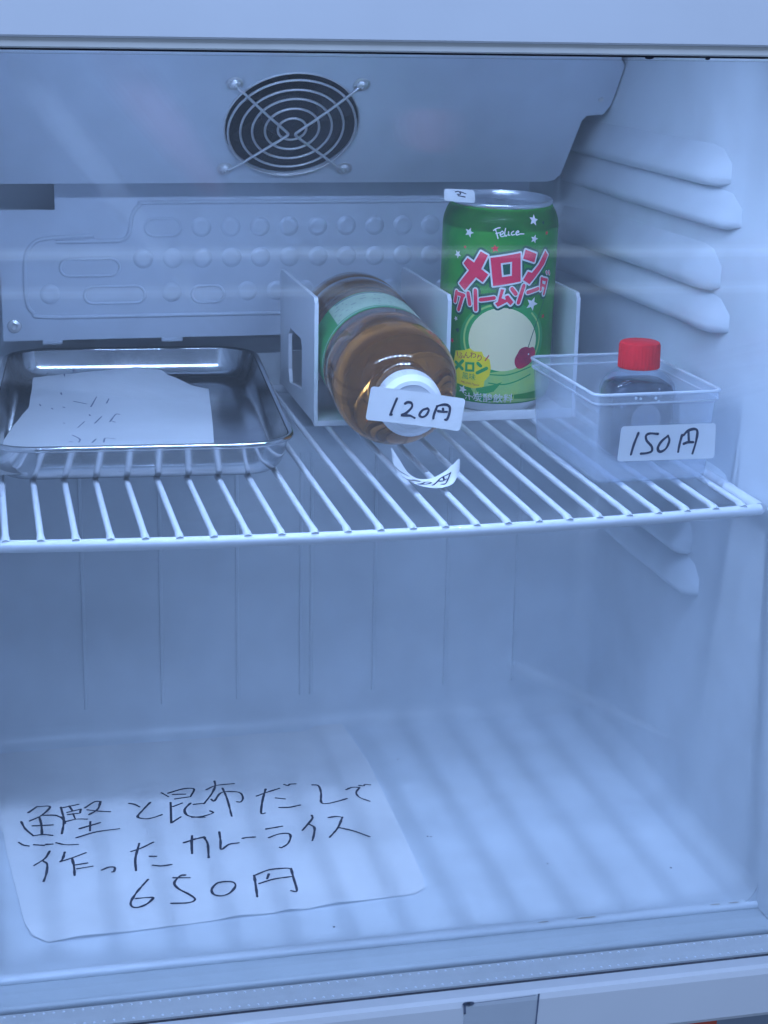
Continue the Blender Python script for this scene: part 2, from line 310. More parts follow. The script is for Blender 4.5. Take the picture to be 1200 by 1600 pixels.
# ---------------------------------------------------------------- traced handwriting and print (world metres, or millimetres on their own surface)
FLOOR = [[[0.01201,0.90657],[0.01699,0.91346]],[[0.01699,0.91346],[0.02419,0.91208],[0.0192,0.90193],[0.01237,0.89597]],[[0.0192,0.90193],[0.02632,0.90057],[0.02948,0.89712]],[[0.01782,0.90017],[0.01856,0.88999],[0.01843,0.87784]],[[0.01389,0.8897],[0.02474,0.8888]],[[0.00787,0.89603],[0.00984,0.88672],[0.01382,0.87756]],[[0.01382,0.87756],[0.01913,0.87809],[0.024,0.87599]],[[0.02952,0.89792],[0.03078,0.89163],[0.02901,0.87697]],[[0.00598,0.87101],[0.00825,0.86754],[0.01106,0.86586]],[[0.01378,0.86684],[0.01912,0.86506]],[[0.02,0.86602],[0.02354,0.86572]],[[0.02562,0.86684],[0.03038,0.86364],[0.03678,0.86278]],[[0.03012,0.91012],[0.03091,0.89766],[0.03135,0.88913]],[[0.03061,0.9092],[0.04,0.91198]],[[0.03477,0.91089],[0.03619,0.90441]],[[0.03329,0.90291],[0.04086,0.90558]],[[0.04086,0.90558],[0.04022,0.90076]],[[0.03349,0.90001],[0.04022,0.90076]],[[0.03634,0.90069],[0.03717,0.89362]],[[0.03147,0.8915],[0.03804,0.89346],[0.04358,0.8924]],[[0.04324,0.90678],[0.04904,0.91362],[0.05243,0.91339]],[[0.05243,0.91339],[0.05015,0.9038],[0.04498,0.89781]],[[0.04449,0.90406],[0.05086,0.90119],[0.05675,0.89924]],[[0.03872,0.88136],[0.05037,0.88667]],[[0.0451,0.88888],[0.04419,0.87756]],[[0.03656,0.87086],[0.04736,0.87577],[0.05996,0.87728]],[[0.06799,0.90789],[0.07089,0.90608],[0.07341,0.90226]],[[0.07979,0.9069],[0.07458,0.89747],[0.07122,0.88993],[0.07535,0.88671],[0.07985,0.88746],[0.08475,0.89019]],[[0.08748,0.91823],[0.09071,0.91246]],[[0.09102,0.91712],[0.09974,0.9211],[0.10526,0.92092],[0.10604,0.91816],[0.10305,0.9101]],[[0.09353,0.91492],[0.10058,0.91401]],[[0.09414,0.90882],[0.10305,0.9101]],[[0.09114,0.90473],[0.08869,0.87891]],[[0.08869,0.87891],[0.09474,0.88542]],[[0.0918,0.89916],[0.09744,0.90269]],[[0.10205,0.90181],[0.09791,0.89425],[0.09846,0.88674],[0.10341,0.88335],[0.10778,0.88252]],[[0.10363,0.89983],[0.11004,0.90028]],[[0.02167,0.8578],[0.01884,0.84983],[0.01295,0.84297]],[[0.0179,0.84709],[0.01972,0.8431],[0.01899,0.83356],[0.01716,0.82443]],[[0.02944,0.85518],[0.02807,0.84804],[0.02658,0.84467]],[[0.02658,0.84467],[0.0329,0.84784],[0.04037,0.85231]],[[0.03286,0.84711],[0.03334,0.83792],[0.03311,0.82798]],[[0.03426,0.83955],[0.04047,0.84052]],[[0.03484,0.83512],[0.04286,0.83644]],[[0.04731,0.83126],[0.05113,0.83375],[0.05405,0.83282],[0.05339,0.82865],[0.05236,0.82814]],[[0.06414,0.84921],[0.06948,0.85193],[0.07672,0.85774]],[[0.06916,0.85767],[0.06559,0.84077],[0.06471,0.82717]],[[0.07329,0.84186],[0.07661,0.84122]],[[0.07395,0.83149],[0.07832,0.82992],[0.08357,0.83035]],[[0.09269,0.85389],[0.09839,0.85663],[0.10442,0.85894]],[[0.09808,0.86133],[0.09657,0.85162],[0.09562,0.84088]],[[0.1008,0.88385],[0.10613,0.88364],[0.11282,0.88686],[0.11161,0.88998]],[[0.11319,0.91767],[0.11935,0.92219],[0.1299,0.92283]],[[0.11925,0.92841],[0.11863,0.92101],[0.11507,0.91082],[0.10941,0.89956]],[[0.11425,0.90456],[0.11576,0.90215],[0.12074,0.91189],[0.12729,0.91238],[0.13155,0.90983],[0.13224,0.90326],[0.13037,0.89809],[0.12806,0.89853]],[[0.12252,0.91808],[0.12317,0.90285],[0.12261,0.88089]],[[0.14027,0.90387],[0.14702,0.90776],[0.15474,0.91151]],[[0.14679,0.91215],[0.14251,0.89704],[0.13935,0.88178],[0.14146,0.88138]],[[0.15064,0.89932],[0.15545,0.89713]],[[0.15053,0.88668],[0.15628,0.886],[0.16264,0.88771]],[[0.15834,0.91611],[0.16031,0.91441],[0.1617,0.91591],[0.16507,0.91571]],[[0.17434,0.91263],[0.17756,0.91069],[0.17723,0.90114],[0.17502,0.88872],[0.17854,0.88678],[0.18545,0.88885],[0.19035,0.8909]],[[0.1924,0.9026],[0.1963,0.90493],[0.20049,0.90413]],[[0.2004,0.90371],[0.19715,0.89734],[0.19799,0.89072],[0.2024,0.88519]],[[0.20086,0.9067],[0.20351,0.90576],[0.20443,0.90735],[0.20745,0.90634]],[[0.09758,0.85717],[0.10112,0.85764],[0.10484,0.85809]],[[0.09786,0.85943],[0.09558,0.84051]],[[0.10428,0.85781],[0.10518,0.84996],[0.10365,0.83413]],[[0.1132,0.8631],[0.11245,0.85238],[0.11142,0.84231],[0.11628,0.84743],[0.12179,0.84828]],[[0.1246,0.85312],[0.12767,0.85369],[0.13148,0.85334]],[[0.13882,0.86172],[0.14322,0.86246],[0.14821,0.86348]],[[0.1387,0.85117],[0.14452,0.85433],[0.1498,0.8541],[0.15051,0.85006],[0.14778,0.8425],[0.14357,0.83836],[0.14262,0.83893]],[[0.16665,0.87368],[0.16626,0.86968],[0.16202,0.86243],[0.15822,0.85641]],[[0.1632,0.863],[0.16526,0.85862],[0.1635,0.85028],[0.16131,0.84334]],[[0.17542,0.86914],[0.1797,0.86954],[0.18305,0.86808]],[[0.18305,0.86808],[0.17775,0.85542],[0.17125,0.84529]],[[0.17825,0.85612],[0.18569,0.85033],[0.19283,0.8419]],[[0.0699,0.81648],[0.0634,0.80484],[0.05925,0.79486],[0.05947,0.78952],[0.06278,0.78852],[0.06732,0.79151],[0.07056,0.79658],[0.06789,0.79746],[0.06189,0.79756]],[[0.08926,0.8176],[0.08653,0.817],[0.08278,0.81025],[0.08415,0.80371],[0.0886,0.79702],[0.09118,0.79111],[0.08756,0.78826],[0.07891,0.78924]],[[0.08286,0.81583],[0.09117,0.81421]],[[0.10914,0.8066],[0.10463,0.80599],[0.10085,0.80008],[0.101,0.79459],[0.1045,0.7921],[0.10915,0.79409],[0.11307,0.80064],[0.11249,0.8052],[0.10828,0.80677],[0.10589,0.80611]],[[0.12432,0.8104],[0.12338,0.79863],[0.12235,0.78753]],[[0.12426,0.81003],[0.13277,0.81485],[0.14186,0.815],[0.14429,0.81337]],[[0.14443,0.81412],[0.1439,0.80395],[0.14319,0.78999],[0.14028,0.79056]],[[0.13204,0.81041],[0.13034,0.80546]],[[0.12555,0.80117],[0.13375,0.80442],[0.14381,0.80547]]]
T120 = [[[14.6,-4.69],[13.31,-9.86],[12.58,-13.09]],[[12.58,-13.09],[13.36,-13.0]],[[19.29,-6.66],[20.65,-5.8],[22.63,-6.05],[23.11,-8.17],[20.64,-11.43],[18.36,-12.79],[22.86,-12.45],[25.56,-13.32]],[[31.21,-7.67],[28.87,-8.95],[27.81,-11.56],[29.49,-12.36],[31.33,-11.14],[32.19,-8.55],[31.29,-7.56]],[[36.09,-6.08],[35.28,-10.17],[35.27,-12.37]],[[36.05,-5.88],[38.45,-4.79],[41.0,-4.47],[42.81,-5.75],[42.93,-9.25],[42.36,-11.83],[41.38,-12.15]],[[39.32,-6.68],[39.8,-8.13]],[[37.01,-8.26],[39.61,-8.25],[41.66,-8.0]]]
T150 = [[[9.27,-3.54],[7.67,-8.54],[6.64,-13.75]],[[19.53,-4.24],[15.16,-3.92],[13.37,-4.99],[14.04,-7.34],[16.87,-10.21],[17.13,-12.52],[14.74,-13.36],[11.68,-13.54]],[[24.88,-5.35],[21.64,-8.04],[20.17,-11.23],[21.64,-12.93],[24.47,-11.36],[25.81,-7.71],[24.99,-5.44]],[[32.2,-5.2],[31.29,-9.73],[30.91,-13.21]],[[33.1,-5.23],[35.24,-3.13],[38.72,-2.49],[40.24,-3.95],[39.72,-9.07],[38.43,-14.26]],[[35.5,-3.8],[36.08,-8.49]],[[33.46,-9.43],[35.7,-8.76],[38.4,-8.84]]]
TRAYPAPER = [[0.02822,1.06092,0.216],[0.03738,1.05908,0.2175],[0.04645,1.05531,0.219],[0.06511,1.0457,0.222],[0.08016,1.04148,0.224],[0.08966,1.04007,0.225],[0.10132,1.04154,0.223],[0.11211,1.0345,0.219],[0.12062,1.02506,0.216],[0.13017,1.02151,0.2145],[0.12767,0.99651,0.213],[0.1254,0.97345,0.2125],[0.11527,0.88338,0.2125],[0.11079,0.83757,0.2125],[0.05729,0.84237,0.2125],[6e-05,0.8466,0.2125],[0.00031,0.86798,0.2125],[0.00564,0.90469,0.2125],[0.01399,0.95175,0.2125],[0.02327,0.994,0.2128],[0.02596,1.02983,0.214]]
TRAYMARK = [[[0.05114,1.0717],[0.05291,1.06563],[0.05164,1.05549],[0.0501,1.05685]],[[0.0465,1.05396],[0.04632,1.04611]],[[0.03571,0.98648],[0.03644,0.98339]],[[0.04864,0.99361],[0.05521,0.98357]],[[0.05734,0.97631],[0.06176,0.99371]],[[0.06645,0.97991],[0.06834,0.98765]],[[0.04758,0.93433],[0.05184,0.94652]],[[0.05712,0.94109],[0.06182,0.95438]],[[0.0555,0.96105],[0.05573,0.95815]],[[0.06531,0.94169],[0.06986,0.95697],[0.07189,0.95571]],[[0.06682,0.94239],[0.06813,0.94034]],[[0.04384,0.91886],[0.04715,0.90966],[0.04615,0.90297]],[[0.0417,0.90536],[0.04284,0.90433]],[[0.05302,0.90105],[0.05552,0.90836]],[[0.05902,0.90096],[0.06063,0.9093],[0.0653,0.90684]],[[0.0295,0.99848],[0.03,0.99435]],[[0.04042,0.94732],[0.0412,0.94628]],[[0.0362,1.0657],[0.03698,1.06215]],[[0.04247,1.01416],[0.0427,1.00993]],[[0.04214,0.98552],[0.04311,0.98339]]]
LOGO_POLY = [[[-20.1,94.79],[-15.92,92.86],[-19.35,84.79],[-15.11,82.04],[-18.07,77.34],[-22.19,79.78],[-28.88,71.36],[-33.22,74.73],[-26.71,83.11],[-30.54,86.67],[-28.0,90.19],[-23.67,88.01]],[[5.18,96.41],[12.56,93.68],[11.43,88.85],[4.08,91.35]],[[19.33,94.77],[22.13,91.96],[18.99,87.04],[8.91,76.53],[4.73,79.19],[7.47,83.88],[10.11,82.98],[14.57,87.39]],[[-7.78,74.06],[-5.86,73.86],[-7.21,68.92],[-4.82,67.96],[-5.28,69.93],[-3.54,70.59],[-0.3,66.72],[-1.92,64.82],[-3.95,66.75],[-9.05,63.83],[-10.59,65.76],[-9.15,66.68]]]
LOGO_RO = [[[-14.39,91.58],[2.29,94.76],[3.27,78.42],[-12.2,75.62]],[[-8.58,88.8],[-2.33,89.78],[-2.02,81.79],[-7.49,80.94]]]
LOGO_STROKE = [[[-34.76,69.68],[-35.55,63.93]],[[-34.96,68.88],[-29.44,68.33]],[[-29.99,68.49],[-32.62,59.58]],[[-26.62,70.06],[-25.27,63.9]],[[-22.23,72.27],[-21.43,61.16]],[[-18.86,67.2],[-11.36,68.81]],[[-1.56,74.3],[0.83,71.31]],[[5.36,75.88],[2.61,66.21]],[[8.16,71.91],[15.15,73.35]],[[17.65,79.19],[17.41,72.6]],[[17.84,78.79],[22.67,77.43]],[[22.67,77.43],[20.37,69.71]],[[18.06,75.3],[21.76,73.83]]]
LOGO_DOT = [[[21.69,82.39],[22.38,81.11]],[[24.17,82.24],[25.23,80.47]]]
STARS = [[-27.79,104.58,3.0,0],[10.53,112.55,3.2,0],[10.61,102.12,2.6,0],[-35.26,91.16,2.6,0],[11.61,64.89,4.2,0],[-34.51,54.04,1.6,0],[-27.52,13.31,2.8,0],[-12.12,96.9,2.4,1],[20.12,104.77,1.4,1],[21.13,56.57,1.5,1],[-36.91,40.61,1.7,1],[-30.12,96.05,1.1,1],[-34.71,14.12,1.4,1],[-32.98,47.54,1.8,2],[17.44,110.74,1.2,2]]
BALL = [[16.23,43.7],[16.07,40.79],[15.24,38.02],[13.81,35.45],[11.89,33.13],[9.58,31.09],[6.97,29.38],[4.16,28.01],[1.22,27.01],[-1.8,26.4],[-4.84,26.19],[-7.86,26.39],[-10.8,26.99],[-13.62,27.99],[-16.26,29.36],[-18.68,31.08],[-20.8,33.13],[-22.58,35.46],[-23.93,38.03],[-24.81,40.78],[-25.18,43.66],[-25.01,46.58],[-24.33,49.49],[-23.16,52.29],[-21.55,54.91],[-19.57,57.27],[-17.29,59.32],[-14.75,60.97],[-12.02,62.2],[-9.16,62.97],[-6.2,63.25],[-3.2,63.04],[-0.19,62.33],[2.77,61.15],[5.62,59.53],[8.32,57.5],[10.77,55.12],[12.89,52.47],[14.58,49.63],[15.72,46.67]]
CHERRY = [[3.96,36.45],[5.48,38.98],[8.81,40.07],[11.54,39.29],[14.42,39.4],[16.1,36.97],[15.78,33.63],[12.96,30.17],[8.51,27.93],[4.75,27.43],[2.63,30.16],[2.49,33.53]]
STEM = [[10.62,39.37],[13.9,48.78],[18.01,58.78],[21.08,65.86]]
BADGE = [[-33.75,35.26],[-27.48,36.67],[-23.75,38.21],[-21.3,36.78],[-16.69,37.15],[-15.47,34.44],[-12.09,32.94],[-11.08,27.94],[-11.76,23.41],[-14.42,19.9],[-14.86,16.48],[-20.55,14.89],[-26.08,15.4],[-31.53,16.34],[-33.19,21.2],[-35.35,26.53],[-34.36,31.22]]
BADGE_ME = [[[-33.11,28.58],[-28.27,25.42]],[[-28.24,30.11],[-32.96,24.92]]]
BADGE_RO = [[[-26.59,29.75],[-20.78,30.38],[-20.59,24.77],[-26.39,24.13]],[[-24.96,28.54],[-22.1,28.85],[-22.0,25.93],[-24.86,25.62]]]
BADGE_N = [[[-18.73,30.0],[-17.09,28.72]],[[-13.56,27.54],[-18.83,24.36]]]
FELICE = [[[-12.57,107.95],[-11.58,105.3],[-10.76,102.64]],[[-13.56,107.02],[-11.68,108.28],[-10.02,108.69]],[[-12.06,105.4],[-9.68,106.07]],[[-9.76,104.76],[-7.99,105.69],[-8.63,106.87],[-9.67,105.66],[-9.13,103.88],[-7.34,104.21]],[[-6.89,108.4],[-7.26,105.41],[-6.43,104.11],[-5.85,104.83]],[[-5.14,106.63],[-5.07,104.84],[-4.34,104.73]],[[-2.28,106.94],[-3.47,106.04],[-3.12,104.85],[-1.6,105.15]],[[-1.0,105.74],[0.66,106.5],[0.01,107.11],[-1.01,106.04],[-0.34,104.84],[1.53,105.41],[3.66,105.37]]]
SODA = [[-22.54,15.06],[-13.64,24.45],[-4.49,26.57],[7.22,28.03],[19.26,30.95],[24.55,13.48],[25.84,-0.94],[-18.53,1.43],[-20.04,11.53]]
LINE1 = [[-11.77,23.98],[-2.51,23.93],[3.63,25.24],[13.09,27.9]]
LINE2 = [[-11.97,18.9],[-4.18,18.31],[2.67,19.65],[13.33,23.35]]
SHADE = [[-20.02,10.78],[-19.0,15.41],[-9.72,17.86],[-4.24,19.82],[-8.85,14.11],[-10.1,7.65],[-16.06,7.33]]
FLOORPAPER = [[-0.00203,0.88533,0.001],[-0.00079,0.86221,0.001],[0.00312,0.81865,0.001],[0.00628,0.78508,0.001],[0.0095,0.77067,0.001],[0.01684,0.7637,0.001],[0.02747,0.76343,0.001],[0.05527,0.76537,0.001],[0.09642,0.76864,0.001],[0.14505,0.77078,0.001],[0.18554,0.77485,0.001],[0.20187,0.77574,0.001],[0.20868,0.78128,0.001],[0.21041,0.79357,0.001],[0.21113,0.81747,0.001],[0.21235,0.87237,0.001],[0.2132,0.93849,0.001],[0.21086,0.97782,0.001],[0.20707,1.00739,0.001],[0.20187,1.02117,0.001],[0.19404,1.01298,0.001],[0.17191,1.0045,0.001],[0.0749,0.9953,0.001],[-0.00187,0.99608,0.001],[-0.008,0.99,0.001],[-0.0085,0.9,0.001]]
S120 = [[0.18586,0.8262,0.25583],[0.2345,0.8262,0.24795],[0.23201,0.8262,0.23132],[0.18319,0.8262,0.23883]]
S150 = [[0.30531,0.7905,0.23925],[0.35555,0.7905,0.23909],[0.3559,0.7905,0.22088],[0.30401,0.7905,0.22132]]
STAG = [[0.25408,0.951,0.33963],[0.27173,0.951,0.33883],[0.27272,0.951,0.33154],[0.25465,0.951,0.33273]]
CURL = [[[0.18948,0.795,0.23153],[0.19057,0.795,0.22446],[0.19389,0.795,0.21854],[0.19976,0.795,0.21409],[0.20723,0.795,0.21117],[0.21534,0.795,0.21049],[0.22113,0.795,0.21251],[0.22389,0.795,0.21792],[0.22434,0.795,0.22438]],[[0.19338,0.81,0.22783],[0.1974,0.81,0.22164],[0.20144,0.81,0.21526],[0.20544,0.81,0.21213],[0.2094,0.81,0.21113],[0.21465,0.81,0.21157],[0.2205,0.81,0.21446],[0.22437,0.81,0.21759],[0.2279,0.81,0.22091]]]
CURLTXT = [[[0.175,0.05],[0.225,0.25],[0.269,0.5],[0.312,0.65]],[[0.269,0.05],[0.319,0.05],[0.35,0.1],[0.394,0.05]],[[0.331,0.05],[0.388,0.45],[0.462,0.65],[0.425,0.7],[0.369,0.55]],[[0.438,0.15],[0.488,0.45],[0.519,0.65],[0.575,0.6],[0.538,0.45],[0.481,0.3],[0.438,0.15]],[[0.569,0.3],[0.65,0.65],[0.706,0.75],[0.806,0.65]],[[0.806,0.65],[0.75,0.5],[0.688,0.25],[0.65,0.3]],[[0.712,0.75],[0.7,0.55]],[[0.65,0.6],[0.681,0.5],[0.719,0.5]]]
TAPE = [[0.1979,0.6675,0.00771],[0.23361,0.6675,0.00836],[0.23328,0.6675,-0.01189],[0.19764,0.6675,-0.01271]]
# ================================================================ the refrigerator
XL, XR = -0.013, 0.371
fr = empty('display_refrigerator', (0.179, 0.72, -0.04))
tag(fr, 'white countertop display refrigerator with glass door, lit inside by cold blue light', 'refrigerator')

# moulded liner: L-shaped section (the lower back steps forward), open at the front
bm = bmesh.new()
sec = [(0.7335, 0.0), (1.0, 0.0), (1.0, 0.192), (1.10, 0.192), (1.10, 0.49), (0.7335, 0.49)]
a = [bm.verts.new((XL, y, z)) for y, z in sec]; b = [bm.verts.new((XR, y, z)) for y, z in sec]
n = len(sec)
side = [bm.faces.new((a[i], a[(i+1) % n], b[(i+1) % n], b[i])) for i in range(n)]
bm.faces.new(a[::-1]); bm.faces.new(b)
front = side[5]
ed = [e for e in bm.edges if front not in e.link_faces]
bmesh.ops.delete(bm, geom=[front], context='FACES_ONLY')
bmesh.ops.bevel(bm, geom=ed, offset=0.013, segments=6, affect='EDGES', profile=0.5, clamp_overlap=True)
bmesh.ops.recalc_face_normals(bm, faces=bm.faces); bmesh.ops.reverse_faces(bm, faces=bm.faces)
liner = from_bm('inner_liner', bm, 'liner', None, smooth=True, angle=40, recalc=False); adopt(liner, fr)
liner['label'] = 'pale blue-white moulded inner liner with rounded corners'
# solid cabinet shell round the liner
shell = bmesh.new()
for q in ((XL-0.05, XL-0.002, 0.725, 1.15, -0.05, 0.55), (XR+0.002, XR+0.05, 0.725, 1.15, -0.05, 0.55), (XL-0.05, XR+0.05, 1.103, 1.15, -0.05, 0.55),
          (XL-0.05, XR+0.05, 0.725, 1.10, 0.493, 0.55), (XL-0.05, XR+0.05, 0.7085, 1.10, -0.05, -0.006)): bm_box(shell, *q)
adopt(from_bm('cabinet', shell, 'door'), fr)
# shelf ribs on the side walls: bead with a flat top, rounded nose towards the door
def rib_mesh(y0, y1, zc, h, w, droop):
    bm = bmesh.new(); loops = []; N = 22
    for i in range(N+1):
        t = i/N; y = y0+(y1-y0)*t
        nose = min(1.0, max(0.0, (1-t)/0.10)); k = math.sqrt(max(0.0, 1-(1-nose)**2)) if nose < 1 else 1.0
        fade = min(1.0, t/0.45); d = w*max(0.02, k)*(0.35+0.65*fade)
        hh = h*(0.55+0.45*k); z = zc-droop*(1-t)**2
        loops.append([(0.003, y, z+hh*1.15), (-d*0.30, y, z+hh*0.72), (-d*0.75, y, z+hh*0.28), (-d, y, z-hh*0.02), (-d*0.93, y, z-hh*0.22), (-d*0.62, y, z-hh*0.36), (0.003, y, z-hh*0.42)])
    L = [[bm.verts.new(p) for p in lp] for lp in loops]
    for A, B in zip(L, L[1:]):
        for k in range(len(A)-1): bm.faces.new((A[k], B[k], B[k+1], A[k+1]))
    bm.faces.new(L[0]); bm.faces.new(L[-1][::-1])
    me = bpy.data.meshes.new('shelf_rib'); bmesh.ops.recalc_face_normals(bm, faces=bm.faces); bm.to_mesh(me); bm.free()
    return me
ribs = [(0.357, 0.828, 0.016, 0.0), (0.3365, 0.812, 0.015, 0.0), (0.304, 0.832, 0.018, 0.004), (0.2825, 0.818, 0.015, 0.004),
        (0.196, 0.80, 0.013, 0.0), (0.157, 0.845, 0.018, 0.003), (0.136, 0.832, 0.015, 0.003)]
for z, yf, h, dr in ribs:
    me = rib_mesh(1.085 if z > 0.2 else 0.99, yf, z, h, 0.0088, dr)
    o = link('shelf_rib', me, 'liner', None, smooth=True, angle=44); o.location = (XR, 0, 0); o.parent = liner; o.location -= Vector(fr.location)+Vector(liner.location)
    o2 = bpy.data.objects.new('shelf_rib', me); C.objects.link(o2); o2.scale = (-1, 1, 1); o2.location = Vector((XL, 0, 0))-Vector(fr.location)-Vector(liner.location); o2.parent = liner
# shallow upright beads on the lower back wall
def sub(o, part):                     # sub-part keeping world coordinates
    o.parent = part; p = part; off = Vector((0, 0, 0))
    while p is not None: off += Vector(p.location); p = p.parent
    o.location = Vector(o.location)-off; return o
for x in (0.0505, 0.097, 0.1435, 0.183, 0.1895, 0.2295, 0.276, 0.3215):
    w = 0.0013
    bm = bmesh.new(); prof = [(-w, 1.0005), (-w*0.5, 0.9989), (w*0.5, 0.9989), (w, 1.0005)]
    A = [bm.verts.new((x+dx, y, 0.022)) for dx, y in prof]; B = [bm.verts.new((x+dx, y, 0.178)) for dx, y in prof]
    for k in range(3): bm.faces.new((A[k], A[k+1], B[k+1], B[k]))
    bm.faces.new(A); bm.faces.new(B[::-1])
    sub(from_bm('wall_bead', bm, 'liner'), liner)
for x, y, r_ in ((0.2245, 0.838, .0006), (0.2262, 0.8372, .0005), (0.2795, 0.795, .0005), (0.3425, 0.778, .0007), (0.232, 0.94, .0005), (0.268, 0.87, .0005), (0.02, 0.985, .0007), (0.155, 0.752, .0006)):
    adopt(pyd('speck', [(x+r_*math.cos(a)*random.uniform(.6, 1.4), y+r_*math.sin(a), 0.0003) for a in [R(51*i) for i in range(7)]], [tuple(range(7))], 'dirt'), fr)
# front lip, flange and door gasket below the opening
lip = tube('floor_lip', [(XL-0.004+i*(XR-XL+0.008)/24, 0.7345, -0.0004) for i in range(25)], 0.0034, 'liner', n=12, flat=0.75); adopt(lip, fr)
adopt(box('front_flange', XL-0.03, XR+0.03, 0.7095, 0.733, -0.0058, -0.0012, 'flange', bev=0.0012), fr)
for x0, x1 in ((XL-0.03, XL), (XR, XR+0.03)): adopt(box('side_flange', x0, x1, 0.7115, 0.73345, -0.0008, 0.49, 'liner'), fr)
for s_ in (-1, 1):                    # rounded corner webs between liner and flange
    xc = XR if s_ > 0 else XL
    adopt(pyd('corner_web', [(xc+s_*0.004, 0.7333, -0.003), (xc-s_*0.014, 0.7333, -0.003)]+[(xc-s_*(0.013-0.013*math.sin(a)), 0.7333, 0.013-0.013*math.cos(a)) for a in [R(10*i) for i in range(10)]]+[(xc+s_*0.004, 0.7333, 0.013)], [tuple(range(13))], 'liner'), fr)
g = tube('door_gasket', [(XL-0.03+i*(XR-XL+0.06)/12, 0.7088, -0.0005) for i in range(13)], 0.0022, 'flange', n=10); adopt(g, fr)
for i in range(12):
    grm = Print()
    x = -0.012+0.07*random.random()**1.5 if i < 8 else random.choice((0.275, 0.19))+random.gauss(0, 0.012)
    grm.poly([(x+random.uniform(.0015, .004)*math.cos(t*1.05)*1.8, 0.7092+abs(random.gauss(0, .0008))+0.0008*math.sin(t*1.05)) for t in range(6)])
    adopt(grm.done('grime', lambda u, v, l: (u, v+0.0006, -0.0009+i*4e-6), 'grime'), fr)
# rust-brown stain where the floor lip meets the right corner
for i in range(6):
    st = Print()
    x = 0.268+random.gauss(0, .008) if i < 4 else 0.352+random.gauss(0, 0.006)
    st.poly([(x+random.uniform(.002, .0045)*math.cos(t*.9), 0.7332+0.0005*math.sin(t*.9)) for t in range(7)])
    adopt(st.done('grime', lambda u, v, l: (u, v, 0.0023+i*4e-6), 'grime'), fr)

# ---- LED tape under the ceiling, behind the door head
tp = box('led_tape', 0.006, 0.300, 0.743, 0.765, 0.4448, 0.4468, 'led_glow'); adopt(tp, fr)
chip = bpy.data.meshes.new('led')
s_ = 0.0028; w_ = 0.0058; chip.from_pydata([(-w_, -s_, -0.0008), (w_, -s_, -0.0008), (w_, s_, -0.0008), (-w_, s_, -0.0008), (-w_, -s_, 0), (w_, -s_, 0), (w_, s_, 0), (-w_, s_, 0)], [],
    [(3, 2, 1, 0), (4, 5, 6, 7), (0, 1, 5, 4), (1, 2, 6, 5), (2, 3, 7, 6), (3, 0, 4, 7)]); chip.materials.append(M['led']); chip.materials.append(M['led_pcb'])
for i, pg in enumerate(chip.polygons): pg.material_index = 0 if i == 0 else 1
adopt(box('led_channel', 0.002, 0.304, 0.742, 0.766, 0.4469, 0.4935, 'door_grey', bev=0.001), fr)
for x0 in (0.000, 0.3041): adopt(box('led_channel_end', x0, x0+0.0019, 0.741, 0.767, 0.4235, 0.4934, 'door_grey'), fr)  # unseen stops added to keep LED light off the upper side wall
for i in range(9):
    o = bpy.data.objects.new('led', chip); C.objects.link(o); o.location = (0.02156+0.03269*i, 0.754, 0.4446); sub(o, tp)

# ---- sloping fan panel
AL = R(40); P0 = Vector((0.1793, 1.0152, 0.37)); TV = Vector((0, -math.sin(AL), math.cos(AL))); NV = Vector((0, -math.cos(AL), -math.sin(AL)))
def onpanel(x, t, l=0.0): return P0+Vector((1, 0, 0))*x*0.001+TV*t*0.001+NV*l*0.001
outl = [(-191, -47), (166, -47), (170.5, -45.6), (173.4, -41), (175.6, 4.0), (177.5, 8.0), (187.5, 9.2), (190.2, 16), (190.6, 24), (190.7, 47), (187, 52), (187, 100), (-191, 100)]
hole = [(39.0*math.cos(2*math.pi*i/64), 39.0*math.sin(2*math.pi*i/64)) for i in range(64)]
bm = bmesh.new()
loops = [[Vector((p[0], p[1], 0)) for p in outl], [Vector((p[0], p[1], 0)) for p in hole]]
flat = [p for lp in loops for p in lp]
fv = [bm.verts.new(onpanel(p.x, p.y, 0)) for p in flat]; bv = [bm.verts.new(onpanel(p.x, p.y, -1.2)) for p in flat]
for t in tessellate_polygon(loops):
    bm.faces.new([fv[i] for i in t]); bm.faces.new([bv[i] for i in reversed(t)])
no = len(outl)
for i in range(no): bm.faces.new((fv[i], bv[i], bv[(i+1) % no], fv[(i+1) % no]))
for i in range(64): bm.faces.new((fv[no+i], fv[no+(i+1) % 64], bv[no+(i+1) % 64], bv[no+i]))
panel = from_bm('fan_panel', bm, 'panel', None); adopt(panel, fr)
# folded return along the panel's lower edge
ret = bmesh.new(); A = [onpanel(-191, -47.0, -0.2), onpanel(168, -47.0, -0.2)]; bq = [p+Vector((0, 0.022, 0.004)) for p in A]
v = [ret.verts.new(p) for p in (A[0], A[1], bq[1], bq[0])]; ret.faces.new(v)
v2 = [ret.verts.new(p+Vector((0, 0.0, 0.0012))) for p in (A[0], A[1], bq[1], bq[0])]; ret.faces.new(v2[::-1])
for i in range(4): ret.faces.new((v[i], v2[i], v2[(i+1) % 4], v[(i+1) % 4]))
sub(from_bm('folded_edge', ret, 'panel'), panel)
# rolled rim round the fan hole
rim = bmesh.new(); bm_tube(rim, [onpanel(39.3*math.cos(2*math.pi*i/64), 39.3*math.sin(2*math.pi*i/64), 0.1) for i in range(64)], 0.0006, 6, True)
sub(from_bm('hole_rim', rim, 'chrome', None, True, 70), panel)
